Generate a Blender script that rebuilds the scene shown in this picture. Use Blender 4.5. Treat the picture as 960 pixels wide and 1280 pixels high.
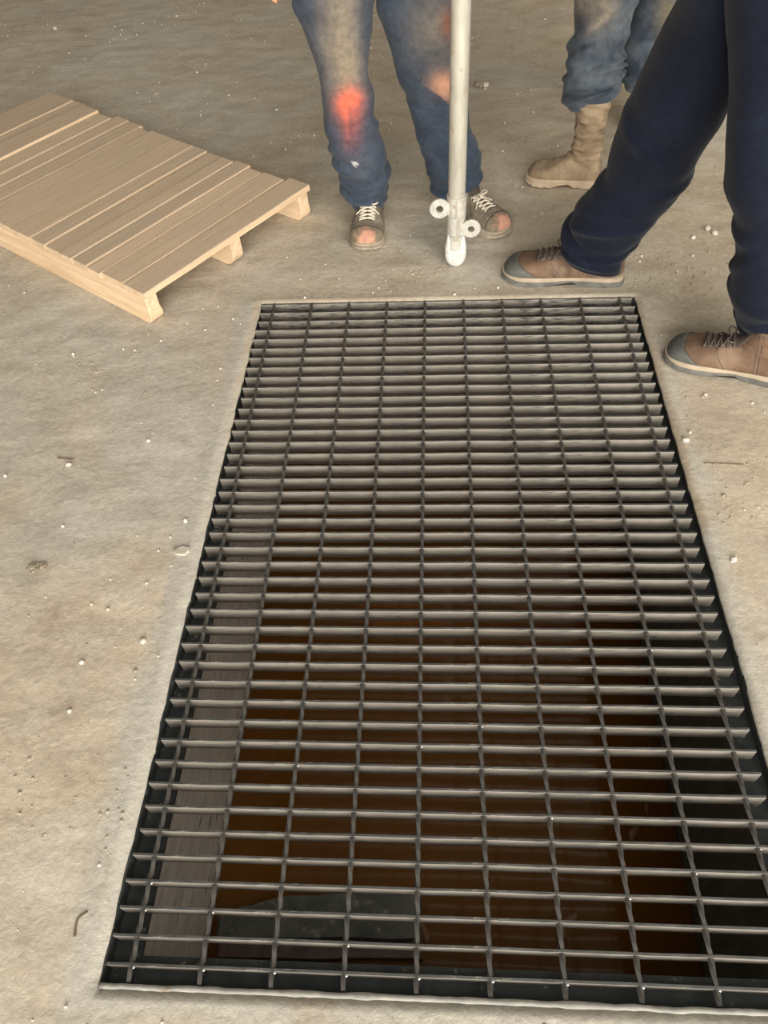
import bpy, bmesh, math, random
from mathutils import Vector, Matrix, Euler, noise

for o in list(bpy.data.objects):
    bpy.data.objects.remove(o, do_unlink=True)
scene = bpy.context.scene
COL = scene.collection
random.seed(7)

# ------------------------------------------------------------------ camera
S = 1.2
FPX = 954.34
CAM = Vector((-0.02399, -0.92831, 1.20994)) * S
CROT = Euler((0.68121, 0.05248, 0.04139), 'XYZ')
cam_d = bpy.data.cameras.new('camera')
cam_d.sensor_fit = 'VERTICAL'
cam_d.sensor_height = 32.0
cam_d.lens = FPX * 32.0 / 1280.0
cam_d.clip_start = 0.02
cam_o = bpy.data.objects.new('camera', cam_d)
cam_o.location = CAM
cam_o.rotation_euler = CROT
COL.objects.link(cam_o)
scene.camera = cam_o

# ------------------------------------------------------------------ light
world = bpy.data.worlds.new('world')
scene.world = world
world.use_nodes = True
world.node_tree.nodes['Background'].inputs[0].default_value = (0.80, 0.88, 1.0, 1)
world.node_tree.nodes['Background'].inputs[1].default_value = 0.6


def area_light(name, loc, target, sx, sy, power, color):
    d = bpy.data.lights.new(name, 'AREA')
    d.shape = 'RECTANGLE'
    d.size, d.size_y = sx, sy
    d.energy = power
    d.color = color
    o = bpy.data.objects.new(name, d)
    o.location = loc
    o.rotation_euler = (Vector(target) - Vector(loc)).to_track_quat('-Z', 'Y').to_euler()
    COL.objects.link(o)
    return o


HALL = dict(x0=-11.0, x1=11.0, y0=-6.6, y1=15.0, h=6.5)
DOOR = dict(x0=-3.0, x1=7.2, h=5.1)
# daylight entering through the open bay door behind the photographer
area_light('bay_door_daylight', (2.3, -6.5, 2.65), (2.3, 0, 2.65), 9.8, 4.7, 1450.0, (1.0, 0.95, 0.86))
# overhead fill lights, added without any visible source
area_light('roof_fill', (2.6, -2.6, 6.4), (2.6, -2.6, 0), 6.0, 3.0, 170.0, (1.0, 0.95, 0.86))
area_light('far_roof_fill', (5.0, 7.5, 6.4), (5.0, 7.5, 0), 7.0, 1.6, 200.0, (1.0, 0.88, 0.72))  # warm fill added over the far floor

scene.view_settings.view_transform = 'Standard'
scene.view_settings.look = 'None'
scene.view_settings.exposure = 0.20
scene.view_settings.gamma = 1.0
scene.view_settings.use_curve_mapping = False

# ------------------------------------------------------------------ helpers
RM = CROT.to_matrix()


def ray(px, py):
    return RM @ Vector(((px - 480) / FPX, (640 - py) / FPX, -1.0))


def at_z(px, py, z=0.0):
    d = ray(px, py)
    return CAM + d * ((z - CAM.z) / d.z)


def at_y(px, py, y):
    d = ray(px, py)
    return CAM + d * ((y - CAM.y) / d.y)


def project(p):
    c = RM.transposed() @ (Vector(p) - CAM)
    return 480 + FPX * c.x / -c.z, 640 - FPX * c.y / -c.z


class MB:
    def __init__(self):
        self.v, self.f, self.c, self.smooth = [], [], [], True

    def add(self, vs, fs):
        b = len(self.v)
        self.v += [tuple(x) for x in vs]
        self.f += [tuple(b + i for i in f) for f in fs]
        return b

    def box(self, x0, x1, y0, y1, z0, z1):
        vs = [(x0, y0, z0), (x1, y0, z0), (x1, y1, z0), (x0, y1, z0), (x0, y0, z1), (x1, y0, z1), (x1, y1, z1), (x0, y1, z1)]
        self.add(vs, [(0, 3, 2, 1), (4, 5, 6, 7), (0, 1, 5, 4), (1, 2, 6, 5), (2, 3, 7, 6), (3, 0, 4, 7)])
        return self

    def rings(self, rings, cap=True, close=True):
        n = len(rings[0])
        vs = [p for r in rings for p in r]
        fs = []
        for i in range(len(rings) - 1):
            for j in range(n if close else n - 1):
                k = (j + 1) % n
                fs.append((i * n + j, i * n + k, (i + 1) * n + k, (i + 1) * n + j))
        if cap:
            fs.append(tuple(range(n - 1, -1, -1)))
            fs.append(tuple((len(rings) - 1) * n + j for j in range(n)))
        self.add(vs, fs)
        return self

    def tube(self, pts, rad, n=10, cap=True):
        pts = [Vector(p) for p in pts]
        if not isinstance(rad, (list, tuple)):
            rad = [rad] * len(pts)
        rings = []
        up = None
        for i, p in enumerate(pts):
            t = (pts[min(i + 1, len(pts) - 1)] - pts[max(i - 1, 0)]).normalized()
            if up is None:
                up = t.orthogonal().normalized()
            up = (up - t * up.dot(t)).normalized()
            w = t.cross(up)
            rings.append([p + (up * math.cos(a) + w * math.sin(a)) * rad[i] for a in [2 * math.pi * k / n for k in range(n)]])
        return self.rings(rings, cap)

    def build(self, name, mat, parent=None, smooth=True, bevel=0.0, color=None, loc=None, rot=None, subsurf=0, angle=None):
        me = bpy.data.meshes.new(name)
        me.from_pydata(self.v, [], self.f)
        me.update()
        bm = bmesh.new()
        bm.from_mesh(me)
        bmesh.ops.recalc_face_normals(bm, faces=bm.faces)
        bm.to_mesh(me)
        bm.free()
        if smooth:
            me.polygons.foreach_set('use_smooth', [True] * len(me.polygons))
        if angle is not None and smooth:
            me.set_sharp_from_angle(angle=math.radians(angle))
        if color is not None:
            a = me.color_attributes.new('dye', 'FLOAT_COLOR', 'POINT')
            flat = []
            for c in color:
                flat += [c[0], c[1], c[2], 1.0]
            a.data.foreach_set('color', flat)
        me.materials.append(mat)
        o = bpy.data.objects.new(name, me)
        COL.objects.link(o)
        if parent is not None:
            o.parent = parent
        if loc is not None:
            o.location = loc
        if rot is not None:
            o.rotation_euler = rot
        if bevel:
            m = o.modifiers.new('bevel', 'BEVEL')
            m.width = bevel
            m.segments = 2
            m.limit_method = 'ANGLE'
        if subsurf:
            m = o.modifiers.new('sub', 'SUBSURF')
            m.levels = m.render_levels = subsurf
        return o


def tag(o, label=None, cat=None, group=None, kind=None):
    if label:
        o['label'] = label
    if cat:
        o['category'] = cat
    if group:
        o['group'] = group
    if kind:
        o['kind'] = kind
    return o


def empty(name, loc=(0, 0, 0), rz=0.0):
    o = bpy.data.objects.new(name, None)
    o.empty_display_size = 0.05
    o.location = loc
    o.rotation_euler = (0, 0, rz)
    COL.objects.link(o)
    return o


def adopt(child, parent):
    """parent keeping the child's world placement (parents are unrotated Empties)"""
    child.parent = parent
    child.matrix_parent_inverse = Matrix.Translation(parent.location).inverted()
    return child


def catmull(rows, sub):
    out = []
    n = len(rows)
    for i in range(n - 1):
        p0, p1, p2, p3 = rows[max(i - 1, 0)], rows[i], rows[i + 1], rows[min(i + 2, n - 1)]
        for k in range(sub):
            t = k / sub
            out.append([0.5 * (2 * b + (c - a) * t + (2 * a - 5 * b + 4 * c - d) * t * t + (3 * b - a - 3 * c + d) * t ** 3)
                        for a, b, c, d in zip(p0, p1, p2, p3)])
    out.append(list(rows[-1]))
    return out


# ------------------------------------------------------------------ materials
def new_mat(name):
    m = bpy.data.materials.new(name)
    m.use_nodes = True
    nt = m.node_tree
    return m, nt, nt.nodes['Principled BSDF']


def N(nt, typ, **kw):
    n = nt.nodes.new(typ)
    for k, v in kw.items():
        if k.startswith('i_'):
            n.inputs[k[2:].replace('_', ' ')].default_value = v
        else:
            setattr(n, k, v)
    return n


def noise_node(nt, scale, detail=6, rough=0.55, vec=None, dist=0.0):
    n = N(nt, 'ShaderNodeTexNoise')
    n.inputs['Scale'].default_value = scale
    n.inputs['Detail'].default_value = detail
    n.inputs['Roughness'].default_value = rough
    n.inputs['Distortion'].default_value = dist
    if vec is not None:
        nt.links.new(vec, n.inputs['Vector'])
    return n.outputs['Fac']


def ramp(nt, fac, stops):
    r = N(nt, 'ShaderNodeValToRGB')
    e = r.color_ramp.elements
    while len(e) < len(stops):
        e.new(0.5)
    for k, (p, c) in enumerate(stops):
        e[k].position = p
        e[k].color = (*c, 1) if len(c) == 3 else c
    nt.links.new(fac, r.inputs['Fac'])
    return r.outputs['Color']


def mix(nt, fac, a, b, blend='MIX'):
    m = N(nt, 'ShaderNodeMix', data_type='RGBA', blend_type=blend)
    for sock, val in ((m.inputs['Factor'], fac), (m.inputs['A'], a), (m.inputs['B'], b)):
        if isinstance(val, (int, float)):
            sock.default_value = val
        elif isinstance(val, tuple):
            sock.default_value = (*val, 1)
        else:
            nt.links.new(val, sock)
    return m.outputs['Result']


def coords(nt, scale=(1, 1, 1), rot=(0, 0, 0), kind='Object'):
    tc = N(nt, 'ShaderNodeTexCoord')
    mp = N(nt, 'ShaderNodeMapping')
    mp.inputs['Scale'].default_value = scale
    mp.inputs['Rotation'].default_value = rot
    nt.links.new(tc.outputs[kind], mp.inputs['Vector'])
    return mp.outputs['Vector']


def bump(nt, b, height, strength, dist=0.01, prev=None):
    n = N(nt, 'ShaderNodeBump')
    n.inputs['Strength'].default_value = strength
    n.inputs['Distance'].default_value = dist
    nt.links.new(height, n.inputs['Height'])
    if prev is not None:
        nt.links.new(prev, n.inputs['Normal'])
    nt.links.new(n.outputs['Normal'], b.inputs['Normal'])
    return n.outputs['Normal']


def simple(name, c1, c2, scale=20, rough=0.6, metal=0.0, bmp=0.15, bdist=0.003, stretch=(1, 1, 1), detail=6, spots=None, spec=0.5):
    m, nt, b = new_mat(name)
    v = coords(nt, stretch)
    f = noise_node(nt, scale, detail, 0.6, v)
    col = ramp(nt, f, [(0.32, c1), (0.68, c2)])
    if spots:
        sc, lo, hi, c3 = spots
        g = noise_node(nt, sc, 5, 0.6, v, 0.3)
        col = mix(nt, ramp(nt, g, [(lo, (0, 0, 0)), (hi, (1, 1, 1))]), col, c3)
    nt.links.new(col, b.inputs['Base Color'])
    b.inputs['Roughness'].default_value = rough
    b.inputs['Metallic'].default_value = metal
    b.inputs['Specular IOR Level'].default_value = spec
    if bmp:
        bump(nt, b, noise_node(nt, scale * 4, 6, 0.65, v), bmp, bdist)
    return m


def cloth(name, weave=900, bmp=0.25):
    """coloured by the 'dye' attribute (dye, dust and coloured patches of the garment) with a fine twill"""
    m, nt, b = new_mat(name)
    a = N(nt, 'ShaderNodeAttribute', attribute_name='dye')
    v = coords(nt)
    f = noise_node(nt, 60, 8, 0.7, v)
    col = mix(nt, 1.0, a.outputs['Color'], ramp(nt, f, [(0.3, (0.72, 0.72, 0.72)), (0.7, (1.22, 1.22, 1.22))]), 'MULTIPLY')
    nt.links.new(col, b.inputs['Base Color'])
    b.inputs['Roughness'].default_value = 0.92
    b.inputs['Specular IOR Level'].default_value = 0.15
    b.inputs['Sheen Weight'].default_value = 0.08
    n1 = bump(nt, b, noise_node(nt, weave, 2, 0.5, v), bmp, 0.0006)
    bump(nt, b, noise_node(nt, 45, 5, 0.6, v), 0.35, 0.003, n1)
    return m


# concrete floor with dried mud
def floor_material():
    m, nt, b = new_mat('muddy_concrete')
    v = coords(nt)
    vs = coords(nt, (1.0, 1.35, 1), (0, 0, 0.35))
    big = noise_node(nt, 1.1, 5, 0.55, v, 0.4)
    mid = noise_node(nt, 5.5, 8, 0.62, vs, 0.5)
    fine = noise_node(nt, 60, 8, 0.7, v)
    speck = noise_node(nt, 95, 5, 0.7, v)
    mud = ramp(nt, mid, [(0.30, (0.36, 0.290, 0.205)), (0.5, (0.455, 0.382, 0.283)), (0.70, (0.535, 0.466, 0.362))])
    grey = ramp(nt, mid, [(0.30, (0.395, 0.372, 0.322)), (0.70, (0.515, 0.492, 0.436))])
    col = mix(nt, ramp(nt, big, [(0.44, (0, 0, 0)), (0.64, (1, 1, 1))]), mud, grey)
    # scraped, cleaner margin beside the pit frame
    at = N(nt, 'ShaderNodeAttribute', attribute_name='margin')
    mm = N(nt, 'ShaderNodeMath', operation='MULTIPLY_ADD')
    nt.links.new(mid, mm.inputs[0])
    mm.inputs[1].default_value = 0.7
    nt.links.new(at.outputs['Fac'], mm.inputs[2])
    marg = ramp(nt, mm.outputs[0], [(0.62, (0, 0, 0)), (0.98, (1, 1, 1))])
    col = mix(nt, marg, col, (0.425, 0.408, 0.358))
    dp = N(nt, 'ShaderNodeAttribute', attribute_name='rim_shade')
    col = mix(nt, dp.outputs['Fac'], col, (0.215, 0.172, 0.122))  # shade along the far pit rim, painted in as a brown dirt tone
    # damp clods / scuffs
    scuff = noise_node(nt, 3.2, 9, 0.72, vs, 1.2)
    col = mix(nt, ramp(nt, scuff, [(0.56, (0, 0, 0)), (0.70, (0.7, 0.7, 0.7))]), col, (0.30, 0.235, 0.16))
    col = mix(nt, ramp(nt, speck, [(0.60, (0, 0, 0)), (0.72, (0.6, 0.6, 0.6))]), col, (0.24, 0.195, 0.14))
    col = mix(nt, 0.30, col, ramp(nt, fine, [(0.3, (0.24, 0.205, 0.15)), (0.7, (0.70, 0.62, 0.50))]))
    nt.links.new(col, b.inputs['Base Color'])
    b.inputs['Roughness'].default_value = 0.86
    b.inputs['Specular IOR Level'].default_value = 0.25
    n1 = bump(nt, b, mid, 0.22, 0.02)
    n2 = bump(nt, b, noise_node(nt, 26, 9, 0.68, v, 0.2), 0.60, 0.006, n1)
    bump(nt, b, noise_node(nt, 130, 5, 0.7, v), 0.25, 0.0015, n2)
    return m


def steel_material(name='grate_steel', lo=0.60, hi=0.68):
    m, nt, b = new_mat(name)
    v = coords(nt, (1, 6, 6))
    f = noise_node(nt, 12, 7, 0.65, v)
    col = ramp(nt, f, [(0.3, (0.30, 0.268, 0.228)), (0.7, (0.48, 0.438, 0.38))])
    g = noise_node(nt, 26, 6, 0.7, v)
    col = mix(nt, ramp(nt, g, [(lo, (0, 0, 0)), (hi, (1, 1, 1))]), col, (0.05, 0.06, 0.065))
    nt.links.new(col, b.inputs['Base Color'])
    b.inputs['Metallic'].default_value = 0.5
    r = ramp(nt, f, [(0.3, (0.36,) * 3), (0.7, (0.52,) * 3)])
    nt.links.new(r, b.inputs['Roughness'])
    bump(nt, b, noise_node(nt, 90, 4, 0.6, v), 0.15, 0.001)
    return m


def wood_material(name, hue):
    m, nt, b = new_mat(name)
    oi = N(nt, 'ShaderNodeObjectInfo')
    tc = N(nt, 'ShaderNodeTexCoord')
    add = N(nt, 'ShaderNodeVectorMath', operation='ADD')
    sc = N(nt, 'ShaderNodeVectorMath', operation='SCALE')
    nt.links.new(oi.outputs['Random'], sc.inputs['Scale'])
    sc.inputs[0].default_value = (37, 11, 23)
    nt.links.new(tc.outputs['Object'], add.inputs[0])
    nt.links.new(sc.outputs[0], add.inputs[1])
    mp = N(nt, 'ShaderNodeMapping')
    mp.inputs['Scale'].default_value = (1.6, 26, 26)
    nt.links.new(add.outputs[0], mp.inputs['Vector'])
    g = noise_node(nt, 2.0, 8, 0.6, mp.outputs[0], 0.6)
    wood = ramp(nt, g, [(0.3, hue[0]), (0.7, hue[1])])
    geo = N(nt, 'ShaderNodeNewGeometry')
    dust_n = noise_node(nt, 3.0, 7, 0.62, add.outputs[0], 0.3)
    # dried mud lies on the upward faces only
    sep = N(nt, 'ShaderNodeSeparateXYZ')
    nt.links.new(geo.outputs['True Normal'], sep.inputs[0])
    up = N(nt, 'ShaderNodeMath', operation='GREATER_THAN')
    nt.links.new(sep.outputs['Z'], up.inputs[0])
    up.inputs[1].default_value = 0.6
    k = N(nt, 'ShaderNodeMath', operation='MULTIPLY')
    nt.links.new(up.outputs[0], k.inputs[0])
    dr = N(nt, 'ShaderNodeMapRange')
    nt.links.new(dust_n, dr.inputs[0])
    for i, val in enumerate((0.25, 0.7, 0.98, 0.62)):
        dr.inputs[i + 1].default_value = val
    nt.links.new(dr.outputs[0], k.inputs[1])
    dustc = ramp(nt, noise_node(nt, 9, 8, 0.7, mp.outputs[0]), [(0.3, (0.40, 0.315, 0.225)), (0.7, (0.505, 0.41, 0.305))])
    col = mix(nt, k.outputs[0], wood, dustc)
    rnd = ramp(nt, oi.outputs['Random'], [(0.0, (0.88, 0.88, 0.88)), (1.0, (1.08, 1.06, 1.03))])
    col = mix(nt, 1.0, col, rnd, 'MULTIPLY')
    nt.links.new(col, b.inputs['Base Color'])
    b.inputs['Roughness'].default_value = 0.85
    b.inputs['Specular IOR Level'].default_value = 0.2
    bump(nt, b, g, 0.35, 0.004)
    return m


def water_material():
    m, nt, b = new_mat('muddy_water')
    v = coords(nt)
    f = noise_node(nt, 4, 5, 0.5, v)
    nt.links.new(ramp(nt, f, [(0.3, (0.110, 0.044, 0.007)), (0.7, (0.130, 0.054, 0.010))]), b.inputs['Base Color'])
    b.inputs['Roughness'].default_value = 0.06
    b.inputs['IOR'].default_value = 1.33
    bump(nt, b, noise_node(nt, 9, 3, 0.5, v), 0.04, 0.005)
    return m


M = {}
M['floor'] = floor_material()
M['steel'] = steel_material()
M['steel_worn'] = steel_material('flaking_grate_steel', 0.50, 0.64)
M['bar_top'] = simple('oily_bar_top', (0.045, 0.046, 0.042), (0.11, 0.108, 0.098), 30, 0.5, 0.3, 0.2, 0.001, (1, 4, 4), spots=(35, 0.62, 0.70, (0.30, 0.28, 0.25)))
M['rod'] = simple('rod_steel', (0.055, 0.052, 0.047), (0.115, 0.108, 0.096), 40, 0.5, 0.4, 0.2, 0.001)
M['weld'] = simple('weld_metal', (0.30, 0.29, 0.27), (0.5, 0.48, 0.45), 60, 0.35, 0.8, 0.2, 0.001)
M['frame'] = simple('dark_frame_steel', (0.014, 0.018, 0.018), (0.036, 0.042, 0.042), 22, 0.75, 0.1, 0.4, 0.003, spots=(45, 0.62, 0.70, (0.16, 0.15, 0.13)))
M['lip'] = simple('dusty_frame_edge', (0.27, 0.265, 0.24), (0.40, 0.39, 0.35), 30, 0.85, 0.0, 0.4, 0.002, spots=(18, 0.60, 0.66, (0.30, 0.24, 0.17)))
M['slurry'] = simple('dried_slurry', (0.40, 0.345, 0.26), (0.50, 0.44, 0.345), 30, 0.85, 0.0, 0.4, 0.002)
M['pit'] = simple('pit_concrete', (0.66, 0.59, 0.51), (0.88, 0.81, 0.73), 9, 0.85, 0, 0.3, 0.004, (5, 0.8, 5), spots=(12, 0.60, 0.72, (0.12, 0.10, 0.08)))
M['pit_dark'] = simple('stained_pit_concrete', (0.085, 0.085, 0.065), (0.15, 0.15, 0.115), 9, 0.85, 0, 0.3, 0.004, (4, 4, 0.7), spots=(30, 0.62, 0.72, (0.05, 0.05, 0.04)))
M['water'] = water_material()
M['block'] = simple('slimy_concrete', (0.04, 0.046, 0.038), (0.10, 0.105, 0.088), 18, 0.55, 0, 0.6, 0.006, spots=(30, 0.58, 0.68, (0.20, 0.19, 0.15)))
M['block_low'] = simple('reddish_concrete', (0.10, 0.06, 0.05), (0.18, 0.11, 0.095), 22, 0.6, 0, 0.5, 0.004)
M['wood'] = wood_material('pallet_wood', ((0.52, 0.37, 0.23), (0.72, 0.555, 0.385)))
M['galv'] = simple('galvanised_tube', (0.33, 0.305, 0.25), (0.50, 0.47, 0.395), 22, 0.6, 0.25, 0.25, 0.001, (1, 1, 0.35), spots=(60, 0.60, 0.70, (0.36, 0.29, 0.19)))
M['galv_clean'] = simple('galvanised_fitting', (0.40, 0.38, 0.33), (0.58, 0.56, 0.50), 45, 0.5, 0.2, 0.3, 0.001, spots=(70, 0.58, 0.70, (0.40, 0.31, 0.20)))
M['paddle'] = simple('whitewashed_steel', (0.44, 0.435, 0.41), (0.62, 0.615, 0.585), 40, 0.55, 0.0, 0.4, 0.001, spots=(60, 0.62, 0.72, (0.55, 0.52, 0.45)))
M['hole'] = simple('dark_bore', (0.03, 0.028, 0.025), (0.05, 0.045, 0.04), 30, 0.8)
M['denim'] = cloth('denim')
M['navy'] = cloth('navy_twill', 1200, 0.15)
M['skin'] = simple('skin', (0.50, 0.20, 0.115), (0.62, 0.27, 0.165), 30, 0.55, 0, 0.15, 0.001)
M['hair'] = simple('dark_hair', (0.015, 0.01, 0.008), (0.03, 0.02, 0.015), 90, 0.6)
M['shirt'] = simple('orange_work_shirt', (0.75, 0.16, 0.03), (0.85, 0.22, 0.05), 12, 0.85, 0, 0.3, 0.004)
M['shirt_grey'] = simple('grey_work_shirt', (0.20, 0.20, 0.19), (0.28, 0.28, 0.27), 12, 0.85, 0, 0.3, 0.004)
M['shirt_navy'] = simple('navy_work_shirt', (0.012, 0.018, 0.04), (0.02, 0.028, 0.055), 12, 0.85, 0, 0.3, 0.004)
M['dusty_leather'] = simple('dusty_dark_leather', (0.115, 0.095, 0.07), (0.23, 0.19, 0.135), 26, 0.75, 0, 0.4, 0.002, spots=(18, 0.55, 0.7, (0.32, 0.265, 0.19)))
M['orange_toe'] = simple('orange_toned_toe', (0.66, 0.27, 0.17), (0.80, 0.36, 0.24), 30, 0.7, 0, 0.3, 0.001, spots=(40, 0.56, 0.68, (0.62, 0.46, 0.33)))
M['toe_tone'] = cloth('orange_toned_leather', 400, 0.15)
M['toe_tone'].node_tree.nodes['Principled BSDF'].inputs['Roughness'].default_value = 0.7
M['brown_leather'] = simple('brown_leather', (0.080, 0.046, 0.027), (0.165, 0.098, 0.058), 14, 0.78, 0, 0.5, 0.003, spots=(11, 0.54, 0.74, (0.215, 0.145, 0.092)))
M['grey_toe'] = simple('grey_rubber_toe', (0.062, 0.064, 0.058), (0.105, 0.105, 0.094), 25, 0.7, 0, 0.2, 0.001)
M['tan_leather'] = simple('mud_caked_leather', (0.23, 0.165, 0.10), (0.42, 0.315, 0.205), 14, 0.85, 0, 0.6, 0.004, spots=(9, 0.54, 0.70, (0.135, 0.098, 0.062)))
M['olive'] = simple('olive_leather', (0.075, 0.065, 0.038), (0.13, 0.11, 0.065), 14, 0.85, 0, 0.5, 0.003)
M['pale_sole'] = simple('pale_midsole', (0.29, 0.23, 0.16), (0.40, 0.325, 0.235), 25, 0.75, 0, 0.2, 0.001)
M['dark_sole'] = simple('dark_outsole', (0.07, 0.07, 0.063), (0.15, 0.145, 0.13), 25, 0.8, 0, 0.3, 0.002)
M['dusty_sole'] = simple('dusty_outsole', (0.22, 0.18, 0.13), (0.36, 0.30, 0.22), 25, 0.85, 0, 0.3, 0.002)
M['tan_sole'] = simple('mud_caked_sole', (0.42, 0.32, 0.22), (0.55, 0.44, 0.31), 25, 0.85, 0, 0.5, 0.003)
M['tongue'] = simple('dark_tongue', (0.055, 0.042, 0.032), (0.10, 0.078, 0.06), 40, 0.85, 0, 0.3, 0.001)
M['lace_pale'] = simple('pale_lace', (0.55, 0.48, 0.38), (0.72, 0.64, 0.52), 90, 0.9)
M['lace_dark'] = simple('brown_lace', (0.06, 0.045, 0.035), (0.12, 0.09, 0.07), 90, 0.9)
M['crumb'] = simple('pale_grit', (0.50, 0.45, 0.37), (0.72, 0.67, 0.58), 50, 0.8)
M['mudclod'] = simple('mud_clod', (0.27, 0.222, 0.158), (0.40, 0.335, 0.25), 40, 0.9, 0, 0.6, 0.003)
M['chip'] = simple('concrete_chip', (0.40, 0.36, 0.285), (0.52, 0.47, 0.385), 40, 0.85, 0, 0.5, 0.002)
M['twig'] = simple('dry_twig', (0.10, 0.065, 0.04), (0.19, 0.13, 0.085), 60, 0.85)
M['leaf'] = simple('sodden_leaf', (0.10, 0.045, 0.016), (0.26, 0.13, 0.06), 60, 0.5)
M['hallwall'] = simple('hall_cladding', (0.30, 0.29, 0.27), (0.36, 0.35, 0.33), 2, 0.8)
M['hallceil'] = simple('hall_roof', (0.10, 0.10, 0.098), (0.14, 0.14, 0.135), 2, 0.85)

# ------------------------------------------------------------------ hall shell
PX0, PX1, PY0, PY1 = -0.586, 0.599, -0.946, 0.916      # pit opening at floor level
ZW = -0.68                                             # water level
H = HALL


def axis(lo, hi, fine0, fine1, step, marks):
    xs = [lo + (fine0 - lo) * k / 6 for k in range(6)]
    n = int(round((fine1 - fine0) / step))
    xs += [fine0 + (fine1 - fine0) * k / n for k in range(n + 1)]
    xs += [fine1 + (hi - fine1) * k / 6 for k in range(1, 7)]
    for m_ in marks:
        xs = [x for x in xs if abs(x - m_) > step * 0.45] + [m_]
    return sorted(xs)


def make_floor():
    T = 0.008                                        # thickness of the frame's upright leg
    ex0, ex1, ey0, ey1 = PX0 - T, PX1 + T, PY0 - T, PY1 + T
    rim = set()
    xs = axis(H['x0'], H['x1'], -2.7, 1.9, 0.021, (ex0, ex1))
    ys = axis(H['y0'], H['y1'], -1.35, 4.3, 0.021, (ey0, ey1))
    mb = MB()
    idx, marg, rim_shade = {}, [], []
    for i, x in enumerate(xs):
        for j, y in enumerate(ys):
            if ex0 + 1e-6 < x < ex1 - 1e-6 and ey0 + 1e-6 < y < ey1 - 1e-6:
                continue
            dx = max(ex0 - x, 0, x - ex1)
            dy = max(ey0 - y, 0, y - ey1)
            d = math.hypot(dx, dy)
            inside = -2.7 < x < 1.9 and -1.35 < y < 4.3
            z = 0.0
            xx, yy = x, y
            if inside:
                a = min(1.0, d / 0.12)
                z = a * (0.006 * noise.noise((x * 2.1, y * 2.1, 3.0)) + 0.0032 * noise.noise((x * 9, y * 14, 1.0)) + 0.0016 * noise.noise((x * 26, y * 30, 7.0)))
                if d < 1e-5:
                    z = 0.0005
                    g = 0.5 + 0.5 * noise.noise((x * 7, y * 7, 4.0)) + 0.8 * noise.noise((x * 31, y * 31, 9.0))
                    r = 0.007 * max(0.0, min(1.0, g))
                    if abs(x - ex0) < 1e-6: xx += r * 0.6 + 0.004 + 0.005 * max(0.0, min(1.0, (y + 0.2) / 1.1))
                    if abs(x - ex1) < 1e-6: xx -= r * 0.5 + T + 0.012 * max(0.0, min(1.0, (y + 0.9) / 1.8)) - 0.004
                    if abs(y - ey0) < 1e-6: yy += r * 0.15
                    if abs(y - ey1) < 1e-6:
                        yy -= r * 0.3 + 0.004
                        z = 0.0012
                    rim.add(len(mb.v))
            idx[i, j] = len(mb.v)
            mb.v.append((xx, yy, z))
            w = 0.085 + 0.03 * noise.noise((x * 3, y * 3, 2.2))
            side_k = 1.0 if x < ex0 else (0.55 if x > ex1 else (0.75 if y < 0 else 0.0))
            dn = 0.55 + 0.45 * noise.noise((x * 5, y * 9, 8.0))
            rim_shade.append(max(0.0, min(0.85, (1.0 - d / 0.085) * 0.9 * dn)) if y > ey1 - 0.001 and d < 0.09 else 0.0)  # painted shade, strongest at the far rim
            marg.append(side_k * max(0.0, min(1.0, 1.1 - d / w)) if d < 0.4 else 0.0)
    for i in range(len(xs) - 1):
        for j in range(len(ys) - 1):
            k = [(i, j), (i + 1, j), (i + 1, j + 1), (i, j + 1)]
            if all(q in idx for q in k):
                cx, cy = (xs[i] + xs[i + 1]) / 2, (ys[j] + ys[j + 1]) / 2
                if ex0 < cx < ex1 and ey0 < cy < ey1:
                    continue
                mb.f.append(tuple(idx[q] for q in k))
    skirt = {}
    for f in list(mb.f):
        for a_, b_ in zip(f, f[1:] + f[:1]):
            if a_ in rim and b_ in rim:
                for q in (a_, b_):
                    if q not in skirt:
                        skirt[q] = len(mb.v)
                        x, y, z = mb.v[q]
                        mb.v.append((x, y, z - 0.010))
                        marg.append(marg[q])
                        rim_shade.append(rim_shade[q])
                mb.f.append((b_, a_, skirt[a_], skirt[b_]))
    o = mb.build('floor', M['floor'])
    a = o.data.attributes.new('margin', 'FLOAT', 'POINT')
    a.data.foreach_set('value', marg)
    a = o.data.attributes.new('rim_shade', 'FLOAT', 'POINT')
    a.data.foreach_set('value', rim_shade)
    tag(o, 'dusty concrete hall floor with dried beige mud', kind='structure')
    return o


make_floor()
tag(MB().box(H['x0'], H['x1'], H['y0'], H['y1'], H['h'], H['h'] + 0.2).build('ceiling', M['hallceil'], smooth=False), 'dark roof of the hall', kind='structure')
tag(MB().box(H['x0'] - 0.2, H['x0'], H['y0'], H['y1'], -0.02, H['h']).build('wall_left', M['hallwall'], smooth=False), 'grey hall wall to the left', kind='structure')
tag(MB().box(H['x1'], H['x1'] + 0.2, H['y0'], H['y1'], -0.02, H['h']).build('wall_right', M['hallwall'], smooth=False), 'grey hall wall to the right', kind='structure')
tag(MB().box(H['x0'], H['x1'], H['y1'], H['y1'] + 0.2, -0.02, H['h']).build('wall_back', M['hallwall'], smooth=False), 'grey hall wall at the far end', kind='structure')
wf = MB()
wf.box(H['x0'], DOOR['x0'], H['y0'] - 0.2, H['y0'], -0.02, H['h'])
wf.box(DOOR['x1'], H['x1'], H['y0'] - 0.2, H['y0'], -0.02, H['h'])
wf.box(DOOR['x0'], DOOR['x1'], H['y0'] - 0.2, H['y0'], DOOR['h'], H['h'])
tag(wf.build('wall_front', M['hallwall'], smooth=False), 'grey hall wall with the open bay door behind the photographer', kind='structure')

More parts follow.
